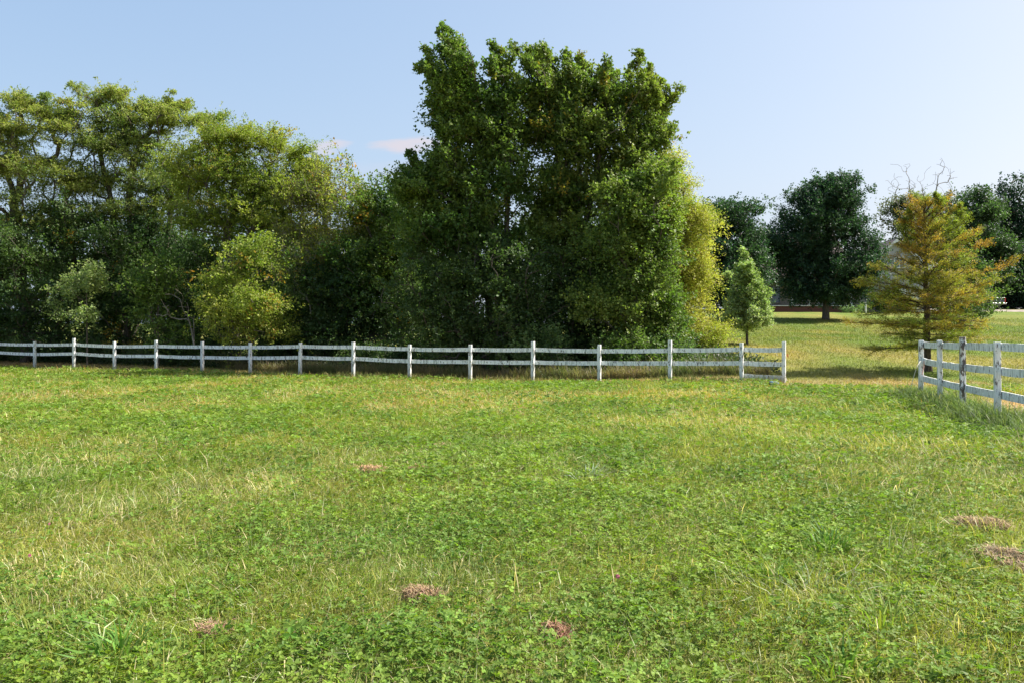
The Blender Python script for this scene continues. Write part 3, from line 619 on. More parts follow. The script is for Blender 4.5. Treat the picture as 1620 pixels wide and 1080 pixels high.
# ------------------------------------------------------------------ grass of the field
def scatter(rng, n, dmin, dmax, rho, side=.64, pad=1.2):
    dd = np.linspace(dmin, dmax, 400); pdf = rho(dd) * (side * dd + pad); cdf = np.cumsum(pdf); cdf /= cdf[-1]
    d = np.interp(rng.random(n), cdf, dd); x = (rng.random(n) * 2 - 1) * (side * d + pad); return x, d
def blades(rng, x, y, z, Lg, W, th, lean, curl):
    n = len(x); p = np.stack([x, y, z], 1); h = np.stack([np.cos(th), np.sin(th), np.zeros(n)], 1); s = np.stack([-np.sin(th), np.cos(th), np.zeros(n)], 1)
    s = nrm(s + rng.normal(0, .35, (n, 3))); U = np.array([0, 0, 1.])
    a1 = lean; a2 = np.minimum(lean + curl, 2.0)
    m = p + (h * np.sin(a1)[:, None] + U * np.cos(a1)[:, None]) * (Lg * .5)[:, None]
    t = m + (h * np.sin(a2)[:, None] + U * np.cos(a2)[:, None]) * (Lg * .5)[:, None]
    w = (W * .5)[:, None]
    V = np.stack([p - s * w * .7, p + s * w * .7, m + s * w, m - s * w, t + s * w * .12, t - s * w * .12], 1).reshape(-1, 3)
    b = np.arange(n)[:, None] * 6
    return V, np.concatenate([b + [[0, 1, 2, 3]], b + [[3, 2, 4, 5]]], 0).astype(np.int32)
def field_maps(x, y):
    cl = fbm(x, y * .8, 2.1, 51, 4)                       # clover patches
    clov = .08 + .50 * sstep(.38, .68, cl) + .42 * sstep(.38, .64, fbm(x, y, .60, 55, 3))
    dry = sstep(.48, .66, fbm(x + 40, y * .6, 2.2, 61, 4) + .08 * sstep(2, -8, x) * sstep(9, 16, y) - .07 * sstep(12, 5, y))
    return np.clip(clov, 0, 1), dry * (.62 + .45 * sstep(9, 16, y))
SF = lambda d: np.maximum(1., (d / 6.) ** .62)
def ground_at(px, py):            # where a sight line meets the field
    d = EYE * F / (py - HZ)
    for _ in range(4): d = (EYE - float(H((px - CX) / F * d, d)) ) * F / (py - HZ)
    return np.array([(px - CX) / F * d, d, float(H((px - CX) / F * d, d))])
HAY = [(1550, 834, .21, .17), (1602, 890, .17, .30), (664, 948, .12, .09), (885, 1008, .075, .10), (588, 746, .16, .14), (656, 744, .22, .10), (332, 1004, .09, .08), (692, 708, .2, .12)]
def off_hay(rng, x, y):
    k = np.ones(len(x), bool)
    for (px, py, w_, d_) in HAY:
        b = ground_at(px, py); r = ((x - b[0]) / w_) ** 2 + ((y - b[1] + .04) / (d_ * 1.3)) ** 2; k &= rng.random(len(x)) > np.exp(-r * .9) * .88
    return k
def field_grass():
    rng = np.random.default_rng(5)
    n = 950000
    x, y = scatter(rng, n, 2.7, 42, lambda d: np.where(d < 5, 1., (5. / d) ** 1.45))
    k = infield(x, y); x, y = x[k], y[k]; n = len(x)
    clov, dry = field_maps(x, y); thin = fbm(x, y, .45, 71, 3)
    keep = (rng.random(n) < (1 - .45 * clov) * (.45 + 1.0 * thin)) & off_hay(rng, x, y); x, y, clov, dry = x[keep], y[keep], clov[keep], dry[keep]; n = len(x)
    z = H(x, y); s = SF(y)
    tall = sstep(.58, .72, fbm(x, y, 1.6, 81, 3)); edge = np.exp(-((x - xr(y)) / .8) ** 2) * (y < 21.5)
    Lg = rng.gamma(6, .0125, n) * (1 + .7 * tall + 1.1 * edge) * np.sqrt(s); W = rng.uniform(.0026, .0062, n) * s
    lgm = (rng.random(n) < .014) & (y < 10); Lg[lgm] = rng.uniform(.16, .30, lgm.sum())
    lay = fbm(x, y, 2.5, 91) * 12; th = lay + rng.normal(0, 1.3, n)
    lean = np.abs(rng.normal(.62, .42, n)) + .2 * tall; curl = np.abs(rng.normal(.6, .35, n)); lean[lgm] += .5
    V, Fc = blades(rng, x, y, z, Lg, W, th, lean, curl)
    g1 = np.array([.150, .218, .025]); g2 = np.array([.29, .285, .042]); st = np.array([.58, .49, .27]); pl = np.array([.50, .53, .30])
    f = np.clip(fbm(x, y, 1.4, 33) * 1.6 - .45 + dry * .5 + .25 * sstep(8, 18, y) + rng.normal(0, .2, n), 0, 1)
    C = tintmix(rng, g1, g2, n, f, None)
    r = rng.random(n); a = r < (.075 + .16 * dry); C[a] = st * rng.uniform(.6, 1.3, (a.sum(), 1)); b_ = (r > .93); C[b_] = pl * rng.uniform(.7, 1.2, (b_.sum(), 1))
    e_ = edge > .3; C[e_] = C[e_] * [.75, .85, 1.1]
    lg = rng.random(n) < .010 * sstep(14, 7, y); C[lg] = np.array([.56, .56, .36]) * rng.uniform(.7, 1.2, (lg.sum(), 1))
    # brown seed-head tinge in the middle distance
    sd = (rng.random(n) < .12 * sstep(12, 22, y) * (0.4 + dry)); C[sd] = np.array([.50, .29, .10]) * rng.uniform(.7, 1.2, (sd.sum(), 1))
    o = mesh_np('grass', V, Fc, BLADE, tint=np.concatenate([C, C])); tag(o, 'rough meadow grass of the fenced field', 'grass', kind='stuff'); STAT.append(('grass', n))
    # clover
    n = 330000
    x, y = scatter(rng, n, 2.7, 40, lambda d: np.where(d < 5, 1., (5. / d) ** 1.5)); k = infield(x, y); x, y = x[k], y[k]; n = len(x)
    clov, dry = field_maps(x, y); kk = rng.random(n) < (.06 + .94 * clov) * (1 - .55 * dry) * (.55 + .9 * fbm(x, y, .35, 72, 2)); kk &= off_hay(rng, x, y); x, y, clov = x[kk], y[kk], clov[kk]; n = len(x)
    s = SF(y); z = H(x, y) + (rng.uniform(.015, .10, n) * (.55 + .7 * clov)) * np.sqrt(s)
    ph = rng.random(n) * 6.28; tl = rng.normal(0, .42, (n, 2)); sz = rng.uniform(.012, .024, n) * s
    big = rng.random(n) < .06; sz[big] *= 1.5
    nrmv = nrm(np.stack([tl[:, 0], tl[:, 1], np.ones(n)], 1)); Vs = []
    for j in range(3):
        a = ph + j * 2.094 + rng.normal(0, .12, n); dcl = np.stack([np.cos(a), np.sin(a), np.zeros(n)], 1)
        dcl = nrm(dcl - nrmv * (dcl * nrmv).sum(1, keepdims=True)); sd_ = np.cross(nrmv, dcl); c = np.stack([x, y, z], 1); S = sz[:, None]
        up = nrmv * S
        Vs.append(np.stack([c, c + dcl * S * .45 + sd_ * S * .42 + up * .14, c + dcl * S * .95 + sd_ * S * .30 + up * .10, c + dcl * S * 1.02 + up * .0, c + dcl * S * .95 - sd_ * S * .30 + up * .10, c + dcl * S * .45 - sd_ * S * .42 + up * .14], 1))
    V = np.stack(Vs, 1).reshape(-1, 3); m = n * 3; b = np.arange(m)[:, None] * 6
    Fc = np.concatenate([b + [[0, 1, 2, 3]], b + [[0, 3, 4, 5]]], 0).astype(np.int32)
    f = np.clip(fbm(x, y, .9, 35) * 1.8 - .4 + rng.normal(0, .25, n), 0, 1)
    C = tintmix(rng, np.array([.110, .190, .019]), np.array([.205, .282, .028]), n, f, None)
    C = np.repeat(C, 3, 0) * rng.uniform(.9, 1.1, (m, 1))
    o = mesh_np('clover', V, Fc, BLADE, tint=np.concatenate([C, C])); tag(o, 'patches of clover leaves among the meadow grass', 'clover', kind='stuff'); STAT.append(('clover', n))
    # mown lawn
    n = 420000
    x, y = scatter(rng, n, 9, 75, lambda d: (20. / d) ** 1.1, .66, 1); k = ~infield(x, y) & ((x > xr(y)) | (y > 21)) & ~((y > yf(x) + 3 + 3 * sstep(-9, -19, x)) & (x < 6.5 + (y - 26) * .12)) ; x, y = x[k], y[k]; n = len(x)
    z = H(x, y); s = SF(y); Lg = rng.uniform(.03, .07, n) * np.sqrt(s) * 1.1; W = rng.uniform(.004, .007, n) * s
    V, Fc = blades(rng, x, y, z, Lg, W, rng.random(n) * 6.28, rng.uniform(.2, 1.2, n), rng.uniform(.1, .9, n))
    C = lawn_col(x, y) * rng.uniform(.7, 1.35, (n, 1)); tuft = np.exp(-((x - 14.0) ** 2 + (y - 29.4) ** 2) / .35)
    C = C * (1 - tuft[:, None] * .5) + np.array([.08, .16, .03]) * tuft[:, None] * .5
    o = mesh_np('lawn_grass', V, Fc, BLADE, tint=np.concatenate([C, C])); tag(o, 'short mown yellow-green grass of the lawn', 'grass', kind='stuff'); STAT.append(('lawn', n))
    # seed heads and long stalks along the fence foot
    n = 9000; t = rng.random(n); x = -24 + 32 * t; dn = fbm(x, x * 0, 2.2, 17); kk = rng.random(n) < sstep(.35, .6, dn + .25 * np.exp(-((x + 3) / 6) ** 2) - .05); x = x[kk]; n = len(x); y = yf(x) + rng.normal(0, .28, n)
    V, Fc = blades(rng, x, y, H(x, y), rng.uniform(.12, .34, n), rng.uniform(.006, .011, n), rng.random(n) * 6.28, rng.uniform(.05, .4, n), rng.uniform(.1, .8, n))
    C = np.array([.30, .27, .09]) * rng.uniform(.6, 1.3, (n, 1)); q = rng.random(n) < .4; C[q] = np.array([.15, .21, .04])
    o = mesh_np('seed_grass', V, Fc, STRAW, tint=np.concatenate([C, C])); tag(o, 'brownish seeding grass at the foot of the long fence', 'grass', kind='stuff')
    # long grass round the three-railed fence posts
    n = 16000; y = rng.uniform(12, 21.3, n); x = xr(y) + rng.normal(-.15, .33, n)
    V, Fc = blades(rng, x, y, H(x, y), rng.gamma(7, .032, n), rng.uniform(.005, .010, n), rng.normal(3.4, 1.4, n), rng.uniform(.1, .9, n), rng.uniform(.2, .9, n))
    C = tintmix(rng, np.array([.09, .15, .035]), np.array([.24, .28, .10]), n, rng.random(n), None)
    o = mesh_np('long_grass', V, Fc, BLADE, tint=np.concatenate([C, C])); tag(o, 'long grey-green grass left along the three-railed fence', 'grass', kind='stuff')
    # weeds between the lawn strip and the wood
    n = 60000; x = rng.uniform(-27, 8.3, n); off = 2.4 + 3.2 * sstep(-9, -19, x) + np.abs(rng.normal(0, 1.0, n)) + (fbm(x, x * 0, 3, 19) - .5) * 1.2; y = yf(x) + off
    hh = rng.gamma(6, .055, n) * (.5 + fbm(x, y, 1.2, 23)); V, Fc = blades(rng, x, y, H(x, y), hh, rng.uniform(.010, .022, n), rng.random(n) * 6.28, rng.uniform(.05, .5, n), rng.uniform(.1, .9, n))
    f = np.clip(fbm(x, y, 1.5, 27) * 1.8 - .4 + rng.normal(0, .2, n), 0, 1); C = tintmix(rng, np.array([.09, .12, .03]), np.array([.24, .17, .07]), n, f, None)
    o = mesh_np('weeds', V, Fc, LEAF, tint=np.concatenate([C, C])); tag(o, 'brown and green weeds along the foot of the wood', 'weeds', kind='stuff')
    # dark leaf litter / ground cover inside the wood
    n = 90000; x = rng.uniform(-40, 9, n); y = yf(x) + rng.uniform(3.5, 14, n); z = H(x, y) + rng.gamma(3, .06, n)
    dd = nrm(rng.normal(0, 1, (n, 3))); V = leaves_arrays(rng, np.stack([x, y, z], 1), dd, nrm(rng.normal(0, .5, (n, 3)) + [0, 0, 1]), rng.uniform(.08, .16, n), rng.uniform(.06, .12, n))
    C = tintmix(rng, np.array(DRK[0]), np.array([.07, .07, .025]), n, rng.random(n), None)
    o = mesh_np('ground_cover', V, quads(n), LEAF, tint=C); tag(o, 'low dark plants covering the floor of the wood', 'undergrowth', kind='stuff')
field_grass()

# single plants and clumps in the field
def hay(px, py, w, dpt, h, n, label, seed, col=(.46, .345, .20)):
    rng = np.random.default_rng(seed); b = ground_at(px, py); s = max(1, b[1] / 6)
    r = np.sqrt(rng.random(n)); a = rng.random(n) * 6.28; x = b[0] + r * np.cos(a) * w; y = b[1] + r * np.sin(a) * dpt
    lump = fbm(x, y, min(w, dpt) * .8, seed + 300, 3); kk = rng.random(n) < sstep(.34, .56, lump + .22 * (1 - r)); x, y, r, lump = x[kk], y[kk], r[kk], lump[kk]; n = len(x)
    z = b[2] + (h * 1.2 * sstep(.35, .75, lump) + .012) * (1 - r ** 3) * rng.random(n) ** .5 + .022
    th = rng.random(n) * 6.28; dr = np.stack([np.cos(th), np.sin(th), rng.normal(0, .28, n)], 1) * rng.uniform(.025, .06, n)[:, None] * s ** .4
    c = np.stack([x, y, z], 1); mid = c + dr * .5 + np.array([0, 0, 1]) * rng.uniform(0, .02, n)[:, None]; e = c + dr + rng.normal(0, .012, (n, 3))
    sd = nrm(np.cross(dr, [0, 0, 1.]) + rng.normal(0, .01, (n, 3))) * (rng.uniform(.0012, .0026, n) * s)[:, None]
    V = np.stack([c - sd, c + sd, mid + sd, mid - sd, e + sd * .5, e - sd * .5], 1).reshape(-1, 3); q = np.arange(n)[:, None] * 6
    Fc = np.concatenate([q + [[0, 1, 2, 3]], q + [[3, 2, 4, 5]]], 0).astype(np.int32)
    C = np.array(col) * rng.uniform(.45, 1.35, (n, 1)) * (1 + rng.normal(0, .06, (n, 3)))
    o = mesh_np('hay_clump', V, Fc, STRAW, tint=np.concatenate([C, C]), loc=b); tag(o, label, 'hay clump', 'clumps of dead hay in the field'); return o
hay(1550, 834, .21, .17, .05, 3600, 'largest reddish-tan clump of dead hay, at the edge of the picture', 1)
hay(1602, 890, .17, .30, .03, 3600, 'flat paler hay mat just below the largest hay clump', 2, (.52, .40, .25))
hay(664, 948, .12, .09, .03, 1500, 'reddish hay clump among clover, below the field centre', 3, (.42, .29, .17))
hay(885, 1008, .075, .10, .03, 900, 'small red-brown hay clump almost buried in clover near the bottom of the picture', 4, (.34, .19, .12))
hay(588, 746, .16, .14, .035, 900, 'distant orange-tan hay clump, brighter of the far pair', 5, (.52, .34, .19))
hay(656, 744, .22, .10, .03, 900, 'distant long thin hay clump, browner of the far pair', 6, (.40, .27, .15))
hay(332, 1004, .09, .08, .012, 700, 'thin pinkish patch of dead grass between clover and a coarse grass tuft', 7, (.42, .28, .18))
hay(692, 708, .2, .12, .03, 500, 'faint pale hay clump, farthest out in the field', 8, (.42, .34, .17))
def tuft(px, py, n, lmin, lmax, wmin, wmax, r, label, seed, cols, cat='grass tuft', name='grass_tuft', lean=(.15, 1.0)):
    rng = np.random.default_rng(seed); b = ground_at(px, py); x = b[0] + rng.normal(0, r, n); y = b[1] + rng.normal(0, r, n)
    th = np.arctan2(y - b[1], x - b[0]) + rng.normal(0, .5, n)
    V, Fc = blades(rng, x, y, np.full(n, b[2]), rng.uniform(lmin, lmax, n), rng.uniform(wmin, wmax, n), th, rng.uniform(*lean, n), rng.uniform(.3, .9, n))
    C = tintmix(rng, np.array(cols[0]), np.array(cols[1]), n, rng.random(n), None)
    o = mesh_np(name, V, Fc, BLADE, tint=np.concatenate([C, C]), loc=b); tag(o, label, cat); return o
CG = ((.09, .20, .025), (.17, .28, .04))
tuft(192, 1050, 90, .14, .30, .008, .014, .05, 'coarse broad-bladed grass tuft beside the pinkish dead patch', 11, CG)
tuft(1312, 872, 100, .14, .28, .007, .012, .06, 'upright bright green grass tuft in thin grass, below the three-railed fence', 12, CG)
tuft(1395, 1000, 46, .14, .30, .006, .011, .05, 'loose tuft of yellow-green blades near the bottom of the picture', 13, ((.17, .26, .03), (.26, .32, .05)))
tuft(1225, 915, 50, .10, .20, .007, .012, .05, 'short bright grass tuft between the upright tuft and the pink flower', 14, CG)
tuft(930, 760, 60, .12, .26, .008, .014, .07, 'pale silvery grass tuft in the middle of the field', 15, ((.30, .36, .18), (.40, .42, .24)), lean=(.3, 1.2))
tuft(1290, 950, 170, .12, .28, .003, .006, .17, 'sprawling patch of long grey-green grass with whitish dry blades', 16, ((.14, .20, .06), (.44, .42, .22)), lean=(.5, 1.3))
tuft(1330, 1065, 40, .10, .2, .008, .013, .05, 'broad-leaved tuft at the bottom edge of the picture', 17, CG)
def flower(px, py, s, label, seed, hh=.10):
    b = ground_at(px, py + hh * F / (EYE * F / (py - HZ)) * .9); rng = np.random.default_rng(seed)
    root = empty('clover_flower', tuple(b)); tag(root, label, 'flower', 'pink clover flowers')
    m = MB(); m.tube([(0, 0, 0), (.004, 0, hh * .5), (0, .003, hh)], .0012, 5); mesh = m.build('stem', noise_mat('stem_green', (.08, .15, .03), (.12, .2, .04)), root)
    n = 90; dr = nrm(rng.normal(size=(n, 3)) + [0, 0, .3]); V = leaves_arrays(rng, np.array([0, 0, hh + s * .4]) + dr * s * .3, dr, nrm(rng.normal(size=(n, 3))), np.full(n, s * .6), np.full(n, s * .22))
    mesh_np('petals', V, quads(n), STRAW, tint=np.array([.62, .16, .36]) * rng.uniform(.8, 1.25, (n, 1)), parent=root)
flower(977, 917, .016, 'pink clover flower, brightest, by itself among clover in the near field', 1)
flower(47, 883, .012, 'small faint pink clover flower near the side edge of the picture', 2)
flower(78, 832, .010, 'tiny pinkish clover flower above the other faint one', 3)
# goldenrod behind the fence
for i, (px, top, d) in enumerate([(172, 542, 44.6), (198, 548, 44.0), (213, 545, 43.6), (226, 542, 43.2)]):
    rng = np.random.default_rng(200 + i); b = G(px, d); root = empty('goldenrod', tuple(b)); tag(root, 'yellow-flowered goldenrod clump behind the fence, at the foot of the wood', 'goldenrod', 'goldenrod plants behind the fence')
    hgt = P(px, top, d)[2] - b[2]; n = 500; st = rng.normal(0, .16, (9, 2)); k = rng.integers(0, 9, n); t = rng.random(n)
    p = np.stack([st[k, 0] * (.5 + t), st[k, 1] * (.5 + t), hgt * t * rng.uniform(.8, 1, n)], 1) + rng.normal(0, .03, (n, 3))
    a = np.zeros((9, 3)); a[:, :2] = st * .5; e = np.stack([st[:, 0] * 1.5, st[:, 1] * 1.5, np.full(9, hgt)], 1)
    V, Fc = sticks(a, e, .006, .004); mesh_np('stem', V, Fc, BARK, parent=root)
    V = leaves_arrays(rng, p, nrm(rng.normal(size=(n, 3))), nrm(rng.normal(size=(n, 3)) + [0, 0, .6]), rng.uniform(.06, .12, n), rng.uniform(.02, .035, n)); mesh_np('foliage', V, quads(n), LEAF, tint=tintmix(rng, np.array([.08, .14, .03]), np.array([.15, .2, .04]), n, rng.random(n), None), parent=root)
    k = rng.integers(0, 9, 110); p = e[k] + rng.normal(0, 1, (110, 3)) * [.05, .05, .09]; V = leaves_arrays(rng, p, nrm(rng.normal(size=(110, 3))), nrm(rng.normal(size=(110, 3))), np.full(110, .04), np.full(110, .03))
    mesh_np('blossom', V, quads(110), STRAW, tint=np.array([.52, .44, .06]) * rng.uniform(.7, 1.2, (110, 1)), parent=root)

# ------------------------------------------------------------------ fences
PAINT = paint_mat('white_fence_paint', .065); PEEL = paint_mat('peeling_white_paint', -.02); PPOST = paint_mat('post_white_paint', .06)
METAL = noise_mat('galvanised_metal', (.35, .36, .37), (.5, .5, .5), 20, .45, metal=.8)
def plank(mb, a, b, h, t, nrm_, rng):
    a = Vector(a); b = Vector(b); n = Vector(nrm_) * t / 2; seg = 6; V = []; F_ = []
    for i in range(seg + 1):
        u = i / seg; c = a.lerp(b, u) + Vector((0, 0, rng.normal(0, .0035) - .012 * math.sin(math.pi * u))); hh = h / 2 * rng.uniform(.97, 1.03); e = .004
        for (q, s_) in ((-n, -1), (n, -1), (n, 1), (-n, 1)): V.append(c + q + Vector((0, 0, s_ * hh)))
    for i in range(seg):
        for k in range(4): F_.append((i * 4 + k, i * 4 + (k + 1) % 4, i * 4 + 4 + (k + 1) % 4, i * 4 + 4 + k))
    F_ += [(3, 2, 1, 0), (seg * 4, seg * 4 + 1, seg * 4 + 2, seg * 4 + 3)]; mb.add(V, F_)
def fence(name, label, posts, rails, pw, back, seed, peel=()):
    """posts: (px, top_py, depth); rails: list of lists of centre rows, one per post (None = no board)"""
    rng = np.random.default_rng(seed); root = empty(name, tuple(G(posts[0][0], posts[0][2]))); O = Vector(root.location); tag(root, label, 'fence')
    pts = [P(px, tp, d) for px, tp, d in posts]; dirv = nrm(np.array([pts[-1][0] - pts[0][0], pts[-1][1] - pts[0][1], 0])); bk = np.array([dirv[1], -dirv[0], 0]); bk = bk * (1 if bk @ np.array(back) > 0 else -1)
    ang = math.atan2(dirv[1], dirv[0])
    for i, p in enumerate(pts):
        g = float(H(p[0], p[1])) - .25; m = MB(); hgt = p[2] - g; sk = Matrix.Rotation(ang + rng.normal(0, .04), 3, 'Z') @ Matrix.Rotation(rng.normal(0, .008), 3, 'X') @ Matrix.Rotation(rng.normal(0, .008), 3, 'Y')
        m.box(Vector((p[0], p[1], g + hgt / 2)) - O, (pw, pw, hgt), .006, sk); o = m.build('post', PEEL if i in peel else PPOST, root)
        if i in peel: o['label'] = 'badly peeled post'
    for rl in rails:
        for i in range(len(pts) - 1):
            if rl[i] is None or rl[i + 1] is None: continue
            ra, rb = (rl[i] if not isinstance(rl[i], tuple) else rl[i][1]), (rl[i + 1] if not isinstance(rl[i + 1], tuple) else rl[i + 1][0])
            a = P(posts[i][0], ra, posts[i][2]) + bk * (pw / 2 + .016); b = P(posts[i + 1][0], rb, posts[i + 1][2]) + bk * (pw / 2 + .016)
            d_ = nrm(b - a); m = MB(); plank(m, Vector(a + d_ * .003) - O, Vector(b - d_ * .003) - O, .135, .026, bk, rng); m.build('rail', PAINT, root)
    return root, pts, bk
dl = lambda px: F * 1.3 / (44 + (px - 55) * .0216)
LP = [(-80, 541), (-12, 540), (55, 540), (117, 535), (181, 540), (247, 538), (320, 540), (396, 542), (475, 542), (559, 541), (648, 545), (744, 545), (843, 540), (948, 545), (1060, 538), (1173, 542), (1240, 540)]
T1 = [545, 544, 545.5, 545, 548, 547.5, 548.6, 549, 548, 549, 552, 553, 553, 555, 554, 552.5, 553.5]
T2 = [558, 557, 560, 559, 562.6, 563, 565, 565.7, 565, 567, 571, 572, 573, 574, 574, 574, 576]
T3 = [None] * 15 + [594, 597.5]
lf, lpts, lbk = fence('rail_fence', 'long white two-railed board fence running in front of the wood', [(px, t, dl(px)) for px, t in LP], [T1, T2, T3], .105, (0, 1, 0), 1)
RP = [(1457, 538, 20.9), (1487, 538, 19.2), (1523, 533, 17.35), (1578, 541, 15.3), (1656, 541, 13.3)]
rf, rpts, rbk = fence('rail_fence', 'short grey-white three-railed board fence with peeling posts, coming towards the viewer', RP,
                      [[545, 546, 547.3, 548.3, 549.5], [570.7, 576, 580.5, 586.3, 594], [598, 605, 613.5, 624.3, 638]], .10, (1, 0, 0), 2, peel=(2,))
# insulators on the posts (white knobs) and red gate handle
for i in range(2, 16):
    m = MB(); p = lpts[i] - np.array(lf.location); px = LP[i][0]; q = Vector(p) + Vector(-lbk) * .06; q.z = P(px, T2[i] + 6, dl(px))[2] - lf.location.z
    q.x -= .035; m.tube([q, q + Vector(-lbk) * .035], [.016, .011], 8); m.build('insulator', METAL, lf)
m = MB(); q = Vector(P(1243.5, 562, dl(1240))) - lf.location + Vector((.04, -.03, 0)); m.tube([q + Vector((0, 0, .05)), q, q + Vector((.005, 0, -.05))], [.012, .016, .010], 8)
m.build('gate_handle', noise_mat('red_plastic', (.35, .03, .03), (.45, .05, .04), 5, .4), lf)
ROPE = noise_mat('rope', (.55, .50, .40), (.72, .68, .58), 60, .9); ROPEP = noise_mat('pink_rope', (.55, .33, .28), (.7, .48, .42), 60, .9)
def rope(pts, r, mat, label):
    P0 = Vector(pts[0]); Q = []
    for i in range(len(pts) - 1):
        a = Vector(pts[max(i - 1, 0)]); b = Vector(pts[i]); c = Vector(pts[i + 1]); d = Vector(pts[min(i + 2, len(pts) - 1)])
        for k in range(6):
            t = k / 6; Q.append(.5 * ((2 * b) + (c - a) * t + (2 * a - 5 * b + 4 * c - d) * t * t + (3 * b - a - 3 * c + d) * t ** 3) - P0)
    Q.append(Vector(pts[-1]) - P0); m = MB(); m.tube(Q, r, 6); o = m.build('rope', mat, smooth=True); o.location = P0; tag(o, label, 'rope')
d0 = dl(1240) - .08
def gp(px, d, up=.03): g = G(px, d); g[2] += up; return g
rope([P(1242, 594, d0), P(1244.5, 600, d0 - .1), P(1246, 608, d0 - .2), gp(1251, d0 - .5), gp(1259, d0 - .8)], .009, ROPE, 'pale rope drooping from the end post beside the gateway')
rope([P(1241, 603, d0), P(1244, 611, d0 - .1), gp(1250, d0 - .7), gp(1256, d0 - 1.5), gp(1262, d0 - 2.2)], .007, ROPE, 'thin slack rope trailing into the grass beyond the gateway end post')
rope([P(1456, 571, 20.83), P(1449, 584, 20.7), gp(1437, 20.9, .02)], .008, ROPE, 'straight pale rope slanting from the three-railed fence to the ground')
rope([P(1462, 570, 20.8), P(1461.2, 580, 20.78), P(1458.5, 592, 20.75)], .012, ROPEP, 'short pinkish rope tied behind the first post of the three-railed fence')
# bottle in the grass
b = G(1224, 25.0); root = empty('plastic_bottle', (b[0], b[1], b[2] + .09), .25); tag(root, 'pale blue plastic bottle with a dark end lying in the grass by the gateway post', 'bottle')
m = MB(); m.tube([(-.13, 0, 0), (-.12, 0, 0), (.08, 0, .0), (.13, 0, .0), (.16, 0, 0)], [.05, .062, .062, .035, .02], 14); m.build('body', noise_mat('blue_plastic', (.14, .22, .27), (.24, .33, .38), 6, .35), root, True)
m = MB(); m.tube([(-.17, 0, 0), (-.131, 0, 0)], [.045, .055], 14); m.build('cap', noise_mat('black_plastic', (.02, .02, .025), (.03, .03, .035), 6, .4), root)

